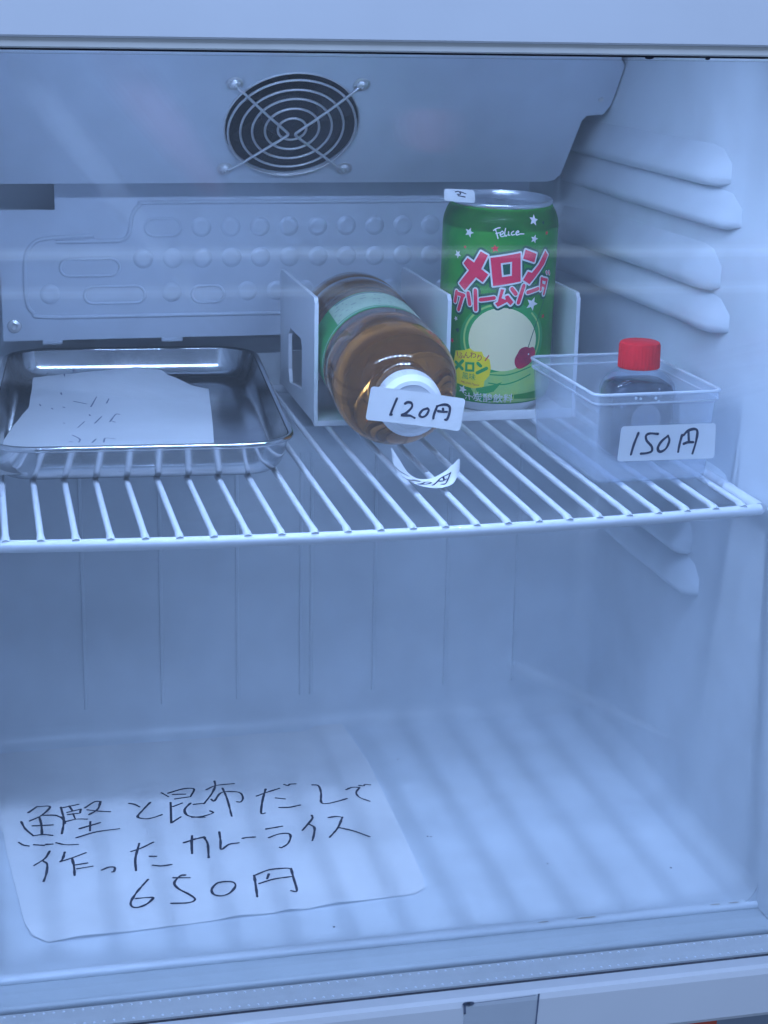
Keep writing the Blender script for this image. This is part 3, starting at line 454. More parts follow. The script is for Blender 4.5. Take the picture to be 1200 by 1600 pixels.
# fan guard
for f_ in (0.213, 0.406, 0.596, 0.772, 0.955):
    rr = 39.0*f_
    sub(tube('guard_ring', [onpanel(rr*math.cos(2*math.pi*i/56), rr*math.sin(2*math.pi*i/56)-1.5, 1.9) for i in range(56)], 0.00075, 'chrome', n=7, closed=True), panel)
for sx in (-1, 1):
    pts = [(sx*36, 31.4, 1.2), (sx*31, 27.0, 3.1), (sx*16, 10.6, 3.3), (sx*4.2, -1.5, 3.3), (sx*2.3, -4.3, 3.3), (sx*4.2, -7.0, 3.3), (sx*16, -17.5, 3.3), (sx*31, -30.8, 3.1), (sx*36, -34.8, 1.2)]
    sub(tube('guard_arm', smooth_path([onpanel(*p) for p in pts], 4), 0.00085, 'chrome', n=7), panel)
MX = Matrix((( 1, 0, 0, 0), (0, TV.y, NV.y, 0), (0, TV.z, NV.z, 0), (0, 0, 0, 1)))
for x, t in ((-36, 31.4), (36.6, 31.4), (-36.2, -34.8), (35.6, -34.7)):
    bm = bmesh.new(); bm_lathe(bm, [(0.0048, 0.0002), (0.0048, 0.0007), (0.0034, 0.0009), (0.0033, 0.0016), (0.0024, 0.0025), (0.0010, 0.0028), (0.0008, 0.0019), (0, 0.0018)], 20, Matrix.Translation(onpanel(x, t, 0)) @ MX)
    sub(from_bm('screw', bm, 'chrome', None, True, 30), panel)
sub(lathe('screw', [(0.0016, 0.0), (0.0016, 0.0006), (0, 0.0010)], 'chrome', n=12, mtx=Matrix.Translation(onpanel(183, 21, 0)) @ MX), panel)
# the fan behind it
fan = lathe('fan_housing', [(0.0388, -0.0016), (0.0388, -0.026), (0.010, -0.027), (0, -0.027)], 'fan_dark', n=48, mtx=Matrix.Translation(P0) @ MX); adopt(fan, fr)
hub = lathe('fan_hub', [(0.0165, -0.024), (0.0165, -0.0075), (0.0155, -0.0065), (0, -0.006)], 'fan_dark', n=32, mtx=Matrix.Translation(P0) @ MX); sub(hub, fan)
for k in range(7):
    bm = bmesh.new(); rows = []
    for i in range(7):
        rr = 15.5+22*i/6; a0 = 2*math.pi*k/7+0.35*i/6
        row = []
        for j in range(5):
            aa = a0+0.62*(j/4-0.5); row.append((rr*math.cos(aa), rr*math.sin(aa), -8-11*j/4))
        rows.append([bm.verts.new(onpanel(*p)) for p in row])
    for A, B in zip(rows, rows[1:]):
        for j in range(4): bm.faces.new((A[j], B[j], B[j+1], A[j+1]))
    sub(from_bm('fan_blade', bm, 'fan_dark', None, True, 60), fan)

# ---- embossed evaporator cover plate on the upper back wall
YP = 1.075
pl = [(0.0116, 0.2362), (0.343, 0.2362), (0.343, 0.360), (0.0452, 0.360), (0.0452, 0.3155), (0.0116, 0.3155)]
bm = bmesh.new(); f_ = [bm.verts.new((x, YP, z)) for x, z in pl]; b_ = [bm.verts.new((x, YP+0.0012, z)) for x, z in pl]
bm.faces.new(f_); bm.faces.new(b_[::-1])
for i in range(len(pl)): bm.faces.new((f_[i], b_[i], b_[(i+1) % len(pl)], f_[(i+1) % len(pl)]))
plate = from_bm('cover_plate', bm, 'plate'); adopt(plate, fr)
for x0, x1 in ((0.035, 0.047), (0.108, 0.121), (0.198, 0.21)):          # small tabs below its edge
    sub(box('plate_tab', x0, x1, YP, YP+0.0014, 0.2335, 0.2365, 'plate', bev=0.0005), plate)
adopt(box('plate_bracket', 0.012, 0.34, YP+0.0016, 1.099, 0.255, 0.262, 'plate'), fr)
def ridge(pts, closed=False, r=0.0013): return sub(tube('embossed_ridge', [(x, YP+0.0001, z) for x, z in pts], r, 'plate', n=10, closed=closed, flat=1.0), plate)
ridge(smooth_path([Vector((x, z, 0)) for x, z in ((0.336, 0.3195), (0.2, 0.3195), (0.105, 0.3195), (0.096, 0.318), (0.0915, 0.312), (0.0895, 0.302), (0.085, 0.297), (0.072, 0.2965), (0.045, 0.2962))], 5) and
      [(p.x, p.y) for p in smooth_path([Vector((x, z, 0)) for x, z in ((0.336, 0.3195), (0.2, 0.3195), (0.105, 0.3195), (0.096, 0.318), (0.0915, 0.312), (0.0895, 0.302), (0.085, 0.297), (0.072, 0.2965), (0.045, 0.2962))], 5)])
ridge([(p.x, p.y) for p in smooth_path([Vector((x, z, 0)) for x, z in ((0.068, 0.300), (0.040, 0.2985), (0.031, 0.295), (0.0265, 0.286), (0.0262, 0.262), (0.030, 0.2535), (0.040, 0.2505), (0.12, 0.2502), (0.336, 0.2502))], 5)])
def pill(x0, x1, z, h=0.0052):
    r = h; pts = [(x1-r+r*math.sin(a), z+r*math.cos(a)) for a in [math.pi*i/8 for i in range(9)]]+[(x0+r-r*math.sin(a), z-r*math.cos(a)) for a in [math.pi*i/8 for i in range(9)]]
    ridge(pts, True, 0.0009)
pill(0.099, 0.121, 0.3045); pill(0.047, 0.083, 0.2805); pill(0.061, 0.098, 0.2635); pill(0.127, 0.147, 0.263)
dm = bpy.data.meshes.new('dimple'); bm = bmesh.new()
bm_lathe(bm, [(0.0062, 0.0), (0.0054, 0.0005), (0.0044, 0.0009), (0.0030, 0.00095), (0, 0.0008)], 18, Matrix.Rotation(R(90), 4, 'X')); bm.to_mesh(dm); bm.free()
dm.polygons.foreach_set('use_smooth', [True]*len(dm.polygons)); dm.materials.append(M['plate'])
for row, (z, xs) in enumerate(((0.3045, [0.1335+0.0182*i for i in range(12)]), (0.2855, [0.0975+0.0182*i for i in range(14)]), (0.2645, [0.0405, 0.1145]+[0.162+0.0182*i for i in range(10)]))):
    for x in xs:
        if x > 0.338: continue
        o = bpy.data.objects.new('dimple', dm); C.objects.link(o); o.location = (x, YP, z); sub(o, plate)
sub(lathe('screw', [(0.0042, 0.0), (0.0042, 0.0006), (0.0038, 0.0018), (0.002, 0.0024), (0.0008, 0.0014), (0, 0.0014)], 'chrome', n=20, mtx=Matrix.Translation((0.0185, YP, 0.2455)) @ Matrix.Rotation(R(90), 4, 'X')), plate)

# ---- door: frame rails, stiles, double glazing, spacer bar
def rail(name, sec, m, x0=-0.075, x1=0.435):
    bm = bmesh.new(); A = [bm.verts.new((x0, y, z)) for y, z in sec]; B = [bm.verts.new((x1, y, z)) for y, z in sec]; n = len(sec)
    for i in range(n): bm.faces.new((A[i], A[(i+1) % n], B[(i+1) % n], B[i]))
    bm.faces.new(A[::-1]); bm.faces.new(B); return from_bm(name, bm, m)
door = adopt(rail('door_head_rail', [(0.6650, 0.52), (0.6650, 0.4244), (0.6655, 0.4236), (0.706, 0.4236), (0.706, 0.52)], 'door'), fr)
sub(rail('glazing_bead', [(0.6665, 0.4235), (0.6672, 0.4203), (0.6685, 0.4197), (0.6775, 0.4197), (0.6775, 0.4235)], 'door_grey'), door)
sub(rail('glazing_seal', [(0.6778, 0.4188), (0.6778, 0.4234), (0.706, 0.4234), (0.706, 0.4180)], 'seal'), door)
for x, w in ((0.2895, 0.0024), (0.2645, 0.0040)):
    d = Print(); d.poly([(x+w*0.5*math.cos(t*.7)*random.uniform(.7, 1.1), 0.4186+0.0006*math.sin(t*.7)) for t in range(9)])
    sub(d.done('grime', lambda u, v, l: (u, 0.6774, v), 'dirt'), door)
bot = adopt(rail('door_foot_rail', [(0.6795, 0.0036), (0.6715, 0.0046), (0.6690, 0.0038), (0.6680, 0.0012), (0.6680, -0.0195), (0.6690, -0.0215), (0.706, -0.0215), (0.706, -0.004), (0.6795, -0.004)], 'door'), fr)
sub(rail('glazing_seal', [(0.6797, -0.0035), (0.6797, 0.0022), (0.6835, 0.0022), (0.6835, -0.0035)], 'seal'), bot)
sp = adopt(rail('spacer_bar', [(0.6838, -0.0035), (0.6838, 0.0030), (0.6995, 0.0030), (0.6995, -0.0035)], 'spacer', XL-0.05, XR+0.05), fr)
pf = bpy.data.meshes.new('perforation'); bm = bmesh.new(); bm_lathe(bm, [(0.00062, 0), (0.00052, 0.00030), (0, 0.0004)], 7); bm.to_mesh(pf); bm.free(); pf.materials.append(M['perf'])
for yy in (0.6862, 0.6974):
    for i in range(98):
        o = bpy.data.objects.new('perforation', pf); C.objects.link(o); o.location = (-0.035+i*0.0043, yy, 0.0030); sub(o, sp)
for nm, y0, y1 in (('glass_pane', 0.6797, 0.6834), ('glass_pane', 0.7000, 0.7037)):
    adopt(box(nm, -0.045, 0.405, y0, y1, 0.0037 if y0 < 0.69 else -0.003, 0.4175, 'glass'), fr)
for x0, x1 in ((-0.075, -0.046), (0.406, 0.435)):
    adopt(box('door_stile', x0, x1, 0.668, 0.7055, 0.0048, 0.423, 'door', bev=0.001), fr)
# wipe streaks and reflections painted on the door glass as thin nested films
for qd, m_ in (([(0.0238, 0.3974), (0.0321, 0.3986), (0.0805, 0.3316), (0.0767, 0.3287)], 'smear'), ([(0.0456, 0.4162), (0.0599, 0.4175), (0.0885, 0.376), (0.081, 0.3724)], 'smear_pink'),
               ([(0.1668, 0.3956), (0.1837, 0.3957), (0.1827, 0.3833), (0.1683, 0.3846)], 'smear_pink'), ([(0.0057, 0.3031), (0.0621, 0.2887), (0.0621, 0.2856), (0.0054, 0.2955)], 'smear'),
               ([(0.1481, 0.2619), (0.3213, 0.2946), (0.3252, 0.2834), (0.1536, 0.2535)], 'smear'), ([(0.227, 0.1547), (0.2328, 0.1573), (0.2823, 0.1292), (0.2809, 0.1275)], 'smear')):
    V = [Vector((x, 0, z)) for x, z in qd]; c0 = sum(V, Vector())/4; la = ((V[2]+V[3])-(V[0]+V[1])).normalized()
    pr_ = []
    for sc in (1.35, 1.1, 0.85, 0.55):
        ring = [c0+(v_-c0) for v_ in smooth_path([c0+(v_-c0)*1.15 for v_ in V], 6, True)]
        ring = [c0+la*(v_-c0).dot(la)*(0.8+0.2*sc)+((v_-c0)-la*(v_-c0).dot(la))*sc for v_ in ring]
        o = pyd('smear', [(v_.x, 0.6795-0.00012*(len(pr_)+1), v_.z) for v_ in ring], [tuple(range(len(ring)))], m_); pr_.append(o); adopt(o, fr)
bp = adopt(box('base_panel', -0.07, 0.43, 0.700, 0.725, -0.12, -0.0235, 'base', bev=0.001), fr)
sub(box('orange_print', 0.322, 0.338, 0.6994, 0.6998, -0.075, -0.040, 'orange'), bp)

# ================================================================ wire shelf
ZS = 0.2065
sh = empty('wire_shelf', (0.179, 0.90, ZS)); tag(sh, 'white plastic-coated wire shelf across the middle of the refrigerator', 'shelf')
fy = lambda x: 0.7435+0.0112*((x-0.185)/0.18)**2
XA, XB = -0.0085, 0.3655
fpts = [(XA+(XB-XA)*i/40, fy(XA+(XB-XA)*i/40), ZS-0.0028) for i in range(41)]
adopt(tube('front_rail', fpts, 0.0029, 'wire', n=12), sh)
for x in (XA, XB): adopt(tube('side_rail', [(x, fy(x), ZS-0.0024), (x, 0.80, ZS-0.0024), (x, 1.07, ZS-0.0024)], 0.0032, 'wire', n=12), sh)
adopt(tube('back_rail', [(XA, 1.068, ZS-0.004), (XB, 1.068, ZS-0.004)], 0.0026, 'wire', n=10), sh)
for i in range(24):
    x = 0.0053+0.01524*i
    y0 = fy(x)
    p = [(x, y0-0.0012, ZS-0.0012), (x, y0+0.002, ZS-0.0002), (x, y0+0.006, ZS+0.0002), (x, 0.9, ZS), (x, 1.07, ZS)]
    adopt(tube('shelf_wire', p, [0.0022, 0.0021, 0.00165, 0.0016, 0.0016], 'wire', n=8), sh)

# ================================================================ stainless tray and the paper in it
TC = Vector((0.0815, 0.962, 0.0)); TR = R(-3.9)
tr = empty('steel_tray', (TC.x, TC.y, 0.2085)); tr.rotation_euler = (0, 0, TR)
tag(tr, 'shallow stainless steel tray with rolled rim standing on the left of the wire shelf', 'tray')
W_, H_ = 0.154, 0.256
def lp(w, h, r, z): return [(x, y, z) for x, y in rrect(w, h, r, 7)]
prof = [(W_-0.030, H_-0.030, 0.012, 0.0), (W_-0.018, H_-0.018, 0.018, 0.0006), (W_-0.012, H_-0.012, 0.021, 0.003), (W_-0.007, H_-0.007, 0.0235, 0.0085), (W_-0.003, H_-0.003, 0.0255, 0.0175)]
bm = bmesh.new()
outer = [lp(*p) for p in prof]
inner = [lp(w-0.0016, h-0.0016, r-0.0008, z+0.0008) for w, h, r, z in prof]
bm_loft(bm, outer, cap0=True); bm_loft(bm, inner, cap0=True)
pan = from_bm('pan', bm, 'steel', tr, True, 50, recalc=False)
bmr = bmesh.new(); bm_tube(bmr, [Vector(p) for p in lp(W_-0.001, H_-0.001, 0.0265, 0.0178)], 0.0016, 8, True)
from_bm('rolled_rim', bmr, 'steel', tr, True, 70)

def paper_sheet(name, outline, zf, m, cuts=5, thick=0.00012):
    bm = bmesh.new(); vs = [bm.verts.new(p) for p in outline]; bm.faces.new(vs)
    xs = [p[0] for p in outline]; ys = [p[1] for p in outline]
    st = 0.008; x = min(xs)
    while x < max(xs):
        bmesh.ops.bisect_plane(bm, geom=list(bm.verts)+list(bm.edges)+list(bm.faces), plane_co=(x, 0, 0), plane_no=(1, 0, 0)); x += st
    y = min(ys)
    while y < max(ys):
        bmesh.ops.bisect_plane(bm, geom=list(bm.verts)+list(bm.edges)+list(bm.faces), plane_co=(0, y, 0), plane_no=(0, 1, 0)); y += st
    for v in bm.verts: v.co.z = zf(v.co.x, v.co.y)
    bmesh.ops.recalc_face_normals(bm, faces=bm.faces)
    if sum(f.normal.z for f in bm.faces) < 0: bmesh.ops.reverse_faces(bm, faces=bm.faces)
    return from_bm(name, bm, m, None, True, 80, recalc=False)
def idw(pts):
    def f(x, y):
        s = 0; w = 0
        for p in pts:
            d = 1/((p[0]-x)**2+(p[1]-y)**2+2e-6)**1.5; s += d*p[2]; w += d
        return s/w+0.0004*noise.noise(Vector((x*30, y*30, 0.3)))
    return f
tz = idw(TRAYPAPER)
tp_ = paper_sheet('note_paper', TRAYPAPER, tz, 'paper'); tag(tp_, 'blank-looking white note paper lying in the steel tray, pen marks bled through', 'paper')
mk = Print()
for s in TRAYMARK: mk.line(s, 0.0009, jitter=0.5)
mk.done('pen_marks', lambda u, v, l: (u, v, tz(u, v)+0.0004), 'pale_ink', tp_)

# ================================================================ paper with the menu on the floor of the refrigerator
def fz(x, y):
    e = 0.0
    if x > 0.185 and y > 0.985: e = 0.004*min(1, (y-0.985)/0.025)
    w = 0.0005*max(0, noise.noise(Vector((x*55, y*55, 0.0))))
    edge = max(0, 0.785-y+0.02*(x-0.1))*0.03
    return 0.0009+e+(w if y < 0.785 or y > 0.93 else 0)+edge*2.6*(0.45+0.55*math.sin(x*150+3*math.sin(x*47)))
mp_ = paper_sheet('menu_paper', FLOORPAPER, fz, 'thin_paper'); tag(mp_, 'large white paper on the refrigerator floor with handwritten Japanese menu and price 650円', 'paper')
wr = Print()
for s in FLOOR: wr.line([(p[0], p[1]) for p in s], 0.00140, jitter=0.5)
wr.done('handwriting', lambda u, v, l: (u, v, fz(u, v)+0.00022+l*1e-4), 'ink', mp_)

# ================================================================ white plastic drink divider
dv = empty('drink_divider', (0.257, 1.0, 0.2082)); tag(dv, 'white plastic drink divider with three upright plates holding bottle and can', 'divider')
YF, YB, ZB, ZT = 0.942, 1.056, 0.2083, 0.2810
def plate_side(x, lab=None):
    ot = [(YF-0.001, ZB), (YF+0.006, ZB+0.0015), (YB-0.008, ZB+0.0015), (YB+0.002, ZB), (YB-0.002, ZB+0.010), (YB, ZT-0.004), (YB-0.004, ZT), (YF+0.003, ZT), (YF, ZT-0.003), (YF+0.0008, ZB+0.012)]
    hl = [(0.981, ZB+0.013), (1.022, ZB+0.0085), (1.026, ZB+0.016), (1.026, 0.246), (1.0205, 0.2505), (0.985, 0.2505), (0.981, 0.246)]
    bm = bmesh.new(); L = [[Vector((p[0], p[1], 0)) for p in ot], [Vector((p[0], p[1], 0)) for p in hl]]
    fl = [p for q in L for p in q]; A = [bm.verts.new((x-0.0011, p.x, p.y)) for p in fl]; B = [bm.verts.new((x+0.0011, p.x, p.y)) for p in fl]
    for t in tessellate_polygon(L): bm.faces.new([A[i] for i in t]); bm.faces.new([B[i] for i in reversed(t)])
    k = len(ot)
    for i in range(k): bm.faces.new((A[i], B[i], B[(i+1) % k], A[(i+1) % k]))
    for i in range(len(hl)): j = (i+1) % len(hl); bm.faces.new((A[k+i], A[k+j], B[k+j], B[k+i]))
    return adopt(from_bm('divider_plate', bm, 'white_plastic'), dv)
for x in (0.1806, 0.2570, 0.3335): plate_side(x)
for x0, x1 in ((0.1819, 0.2557), (0.2583, 0.3322)):
    adopt(box('divider_floor', x0, x1, YF+0.0015, YB-0.004, ZB+0.0002, ZB+0.0026, 'white_plastic', bev=0.0006), dv)
    adopt(box('front_lip', x0, x1, YF-0.0005, YF+0.0013, ZB-0.0002, ZB+0.0052 if x0 > 0.25 else ZB+0.003, 'white_plastic', bev=0.0004), dv)
    adopt(box('back_stop', x0, x1, YB-0.0038, YB-0.0018, ZB+0.0002, ZB+0.022, 'white_plastic', bev=0.0004), dv)

# ================================================================ lying bottle of tea
ba = Vector((0.2235, 1.0505, 0.2475)); bt = Vector((0.2085, 0.830, 0.2430))
ax = (bt-ba).normalized(); sx_ = ax.cross(Vector((0, 0, 1))).normalized(); sy_ = sx_.cross(ax)
BM = Matrix(((sx_.x, sy_.x, ax.x, ba.x), (sx_.y, sy_.y, ax.y, ba.y), (sx_.z, sy_.z, ax.z, ba.z), (0, 0, 0, 1)))
bl = empty('tea_bottle', ba); tag(bl, 'clear plastic bottle of amber tea lying on its side, white cap towards the door', 'bottle')
L_ = (bt-ba).length
q = 0.001
body = [(0, 4*q), (12*q, 3*q), (20*q, 0.5*q), (26*q, 0), (31*q, 3*q), (33*q, 8*q), (33.4*q, 16*q), (33.4*q, 24*q), (32.4*q, 26*q), (33.4*q, 28*q), (33.4*q, 42*q), (32.6*q, 44*q), (32.6*q, 126*q), (33.5*q, 128*q), (33.6*q, 145*q)]+[(33.6*q*math.cos(a), (164+33.6*math.sin(a))*q) for a in [R(i*5.1) for i in range(13)]]+[(14.0*q, 195.6*q), (13.3*q, 198.4*q), (12.9*q, 201*q), (12.9*q, 206*q), (0, 206*q)]
adopt(lathe('body', body, 'tea', n=72, mtx=BM, angle=40), bl)
adopt(lathe('neck_ring', [(13.2*q, 200.5*q), (17.2*q, 200.8*q), (17.2*q, 202.2*q), (13.2*q, 202.6*q)], 'clear', n=48, mtx=BM), bl)
adopt(lathe('tamper_band', [(13.3*q, 203*q), (15.4*q, 203*q), (15.4*q, 205.2*q), (13.3*q, 205.4*q)], 'cap_white', n=48, mtx=BM), bl)
bm = bmesh.new(); N = 120; rows = []
for z, r, amp in ((205.8, 16.3, .13), (206.2, 16.5, .13), (216.5, 16.2, .13), (218.4, 14.9, .08), (219.6, 13.6, 0), (219.9, 11.5, 0), (219.4, 10.6, 0), (219.2, 0.0, 0)):
    if r == 0: rows.append([bm.verts.new(BM @ Vector((0, 0, z*q)))]); continue
    rows.append([bm.verts.new(BM @ Vector(((r+(amp if k % 2 else -amp))*q*math.cos(2*math.pi*k/N), (r+(amp if k % 2 else -amp))*q*math.sin(2*math.pi*k/N), z*q))) for k in range(N)])
for A, B in zip(rows, rows[1:]):
    for k in range(N):
        if len(B) == 1: bm.faces.new((A[k], A[(k+1) % N], B[0]))
        else: bm.faces.new((A[k], A[(k+1) % N], B[(k+1) % N], B[k]))
adopt(from_bm('cap', bm, 'cap_white', None, True, 30), bl)
def band(name, z0, z1, r, m, a0=0, a1=360, n=72):
    bm = bmesh.new(); full = (a1-a0) >= 360; cnt = n if full else max(3, int(n*(a1-a0)/360)); A = []; B = []
    for k in range(cnt+(0 if full else 1)):
        a = R(a0+(a1-a0)*k/cnt)
        A.append(bm.verts.new(BM @ Vector((r*q*math.cos(a), r*q*math.sin(a), z0*q)))); B.append(bm.verts.new(BM @ Vector((r*q*math.cos(a), r*q*math.sin(a), z1*q))))
    for k in range(len(A) if full else len(A)-1): k2 = (k+1) % len(A); bm.faces.new((A[k], A[k2], B[k2], B[k]))
    return from_bm(name, bm, m, None, True, 80)
lb = adopt(band('label', 76, 124, 32.9, 'tea_label'), bl)
sub(band('label_panel', 78, 118, 33.05, 'tea_panel', 42, 150), lb)
sub(band('label_stripe', 120, 121.2, 33.05, 'label_white', 0, 360), lb)
sub(band('label_stripe', 79.5, 81, 33.15, 'navy', 50, 100), lb)
sub(band('label_mark', 92, 110, 33.05, 'label_white', 158, 200), lb)
for z_, a_ in ((84, 152), (96, 156), (108, 153), (114, 162)): sub(band('label_leaf', z_, z_+3.2, 33.1, 'can_leaf' if z_ % 3 else 'tea_panel', a_, a_+26), lb)
sub(band('label_mark', 96, 103, 33.1, 'label_red', 196, 208), lb)
tx = Print()
for i in range(46):
    u = random.uniform(0.2, 61); v_ = random.choice((86, 93, 99, 106, 113)); w = random.uniform(.6, 1.9)
    if 30 < u < 32: continue
    tx.poly([(u, v_), (u+w, v_), (u+w, v_+.7), (u, v_+.7)])
sub(tx.done('label_print', lambda u, v, l: BM @ Vector((33.12*q*math.cos(R(42)+u/33.1), 33.12*q*math.sin(R(42)+u/33.1), v*q)), 'navy'), lb)

# ================================================================ price stickers
def bil(c):
    c = [Vector(p) for p in c]
    return lambda s, t: (c[0]*(1-s)+c[1]*s)*(1-t)+(c[3]*(1-s)+c[2]*s)*t
def sticker(name, corners, W, H, strokes, label, m='sticker', bend=0.0, sw=1.15, ink='ink'):
    B = bil(corners); c = [Vector(p) for p in corners]; nv = (c[3]-c[0]).cross(c[1]-c[0]).normalized()
    if nv.y > 0: nv = -nv
    def mp(u, v, l): s = u/W; t = -v/H; return B(s, t)+nv*(l*0.001-bend*((s-0.45)**2)*0.001)
    o = Print().poly(rrect(W, H, 1.6, 4, W/2, -H/2)).done(name, mp, m, None, cut=2.0)
    tag(o, label, 'price label')
    pr = Print()
    for s in strokes: pr.line(s, sw, jitter=0.35)
    pr.done('handwriting', lambda u, v, l: mp(u, v, l+0.12), ink, o)
    return o
sticker('price_sticker', S120, 50, 17, T120, 'white price sticker reading 120円 stuck across the tea bottle cap', bend=-6.0, sw=1.3)
sticker('price_sticker', S150, 50, 17, T150, 'white price sticker reading 150円 on the front of the clear plastic tub', m='sticker_thin', bend=0.0, sw=1.3)
sticker('price_sticker', STAG, 17.7, 7.1, [[(6.5, -1.6), (8.5, -1.2), (9.5, -2.6), (7.5, -2.9)], [(9.5, -1.4), (12.6, -2.4)], [(8.0, -3.6), (12.0, -4.2)]], 'small white price sticker stuck up behind the rim of the green can', bend=0.5, sw=0.6)
# curled sticker that has dropped on the wires
lo = smooth_path(CURL[0], 4); hi = smooth_path(CURL[1], 4)
v = []; f = []; K = 5
for a_, b_ in zip(lo, hi):
    for k in range(K+1): v.append(a_.lerp(b_, k/K))
for i in range(len(lo)-1):
    for k in range(K): f.append((i*(K+1)+k, i*(K+1)+k+1, (i+1)*(K+1)+k+1, (i+1)*(K+1)+k))
cs = pyd('price_sticker', v, f, 'sticker', None, True, 80); tag(cs, 'curled white price sticker reading 120円 fallen on the shelf wires', 'price label')
def cmap(u, v_, l):
    k = max(0, min(0.9999, u))*(len(lo)-1); i = int(k); t = k-i
    a_ = lo[i].lerp(lo[i+1], t); b_ = hi[i].lerp(hi[i+1], t); p = a_.lerp(b_, v_)
    nrm = (lo[i+1]-lo[i]).cross(b_-a_); nrm.normalize()
    if nrm.z < 0: nrm = -nrm
    return p+(Vector((0, 0, 0.436))-p).normalized()*0.0006
pr = Print()
for s in CURLTXT:
    P = smooth_path([Vector((a_*45, b_*15, 0)) for a_, b_ in s], 4)
    pr.line([(p.x, p.y) for p in P], 0.85, sm=False)
pr.done('handwriting', lambda u, v_, l: cmap(u/45, v_/15, l), 'ink', cs)

# ================================================================ green can
CX, CY, CR, CZ = 0.2942, 0.9776, 0.0334, 0.2112
cn = empty('drink_can', (CX, CY, CZ)); tag(cn, 'green melon cream soda can with pink lettering standing in the divider', 'can')
prof = [(25.0, 1.2), (25.6, 0.3), (26.5, 0.0), (27.4, 0.5), (29.0, 2.6), (31.6, 6.2), (33.0, 9.5), (33.4, 12), (33.4, 106), (33.0, 109.5), (31.4, 114.0), (29.6, 117.2), (28.9, 118.2)]
ZD = [(r*q, z*q) for r, z in prof]
def can_r(z):                       # body radius at height z (mm)
    for (r0, z0), (r1, z1) in zip(prof[3:], prof[4:]):
        if z0 <= z <= z1: return r0+(r1-r0)*(z-z0)/(z1-z0)
    return 33.4
T0 = Matrix.Translation((CX, CY, CZ))
adopt(lathe('can_body', [(r, z) for r, z in ZD[5:12]]+[(r, z) for r, z in ZD[8:]], 'can_green', n=96, mtx=T0, angle=50), cn)
adopt(lathe('can_base', [(0, 4*q), (20*q, 3*q)]+ZD[:6], 'alu', n=72, mtx=T0, angle=50), cn)
lid = adopt(lathe('can_lid', [(28.9*q, 118.2*q), (29.3*q, 118.8*q), (29.4*q, 120.2*q), (28.8*q, 120.9*q), (27.6*q, 120.8*q), (27.1*q, 119.6*q), (26.0*q, 115.6*q), (25.2*q, 115.2*q), (24.4*q, 116.2*q), (0, 116.6*q)], 'alu', n=72, mtx=T0, angle=50), cn)
tab = [(0, -13), (7, -11), (9, -4), (8, 4), (5, 9), (0, 10), (-5, 9), (-8, 4), (-9, -4), (-7, -11)]
tp2 = smooth_path([Vector((x, y, 0)) for x, y in tab], 3, True); hl2 = [(4*math.cos(a)*1.0, 3.2+3*math.sin(a)) for a in [2*math.pi*i/14 for i in range(14)]]
bm = bmesh.new(); Lp = [[p.copy() for p in tp2], [Vector((x, y, 0)) for x, y in hl2]]; fl = [p for s in Lp for p in s]
A = [bm.verts.new((CX+p.x*q, CY+p.y*q, CZ+(118.6)*q)) for p in fl]; B = [bm.verts.new((CX+p.x*q, CY+p.y*q, CZ+117.4*q)) for p in fl]
for t in tessellate_polygon(Lp): bm.faces.new([A[i] for i in t]); bm.faces.new([B[i] for i in reversed(t)])
k0 = len(tp2)
for i in range(k0): j = (i+1) % k0; bm.faces.new((A[i], A[j], B[j], B[i]))
for i in range(14): j = (i+1) % 14; bm.faces.new((A[k0+i], B[k0+i], B[k0+j], A[k0+j]))
sub(from_bm('pull_tab', bm, 'alu'), lid)
def cmp_(u, v, l):
    r = (can_r(v)+l)*q; a = u/33.1; return Vector((CX+r*math.sin(a), CY-r*math.cos(a), CZ+v*q))
def cprint(pr, name, m, lift): return adopt(pr.done(name, cmp_, m, None, cut=1.5, lift=lift), cn)
def star(c, r, rot=0.3): return [(c[0]+(r if i % 2 == 0 else r*0.45)*math.sin(rot+math.pi*i/5), c[1]+(r if i % 2 == 0 else r*0.45)*math.cos(rot+math.pi*i/5)) for i in range(10)]
def clipv(pts, lo_=7.0, hi_=116.0): return [(x, max(lo_, min(hi_, y))) for x, y in pts]
leafy = Print()
bc = (-4.6, 44.6)
for r0, a0, a1 in ((26.5, 40, 330), ):
    leafy.poly([(bc[0]+26.5*math.cos(R(a)), bc[1]-1+23*math.sin(R(a))) for a in range(0, 360, 10)])
cprint(leafy, 'soda_glass_print', 'can_leaf', 0.03)
cprint(Print().line([(bc[0]+23.5*math.cos(R(a)), bc[1]+21*math.sin(R(a))) for a in range(100, 250, 15)], 1.2).line([(bc[0]+23.5*math.cos(R(a)), bc[1]+21*math.sin(R(a))) for a in range(-60, 60, 15)], 1.0), 'glass_swirl', 'can_light', 0.06)
cprint(Print().poly(clipv(SODA)), 'soda_print', 'can_light', 0.07)
cprint(Print().poly(clipv(SHADE)), 'soda_shade', 'can_leaf', 0.09)
cprint(Print().poly(BALL), 'ice_cream_print', 'can_cream', 0.08)
cprint(Print().line(LINE1, 0.7).line(LINE2, 0.7), 'soda_line', 'can_leaf', 0.11)
cprint(Print().line(STEM, 0.55), 'cherry_stem', 'can_teal', 0.12)
cprint(Print().poly([(p.x, p.y) for p in smooth_path([Vector((*p, 0)) for p in CHERRY], 3, True)]), 'cherry_print', 'can_cherry', 0.13)
cprint(Print().disc((11.2, 35.5), 0.5), 'cherry_shine', 'can_white', 0.15)
cprint(Print().poly(clipv(BADGE)), 'badge_print', 'can_yellow', 0.13)
b1 = Print()
for s in BADGE_ME+BADGE_N: b1.line(s, 2.0, sm=False)
b1.poly(BADGE_RO[0], [BADGE_RO[1]]); b1.text('風味', 4.4, (-24.0, 21.3), bold=0.02)
cprint(b1, 'badge_lettering', 'can_leaf', 0.15)
b2 = Print()
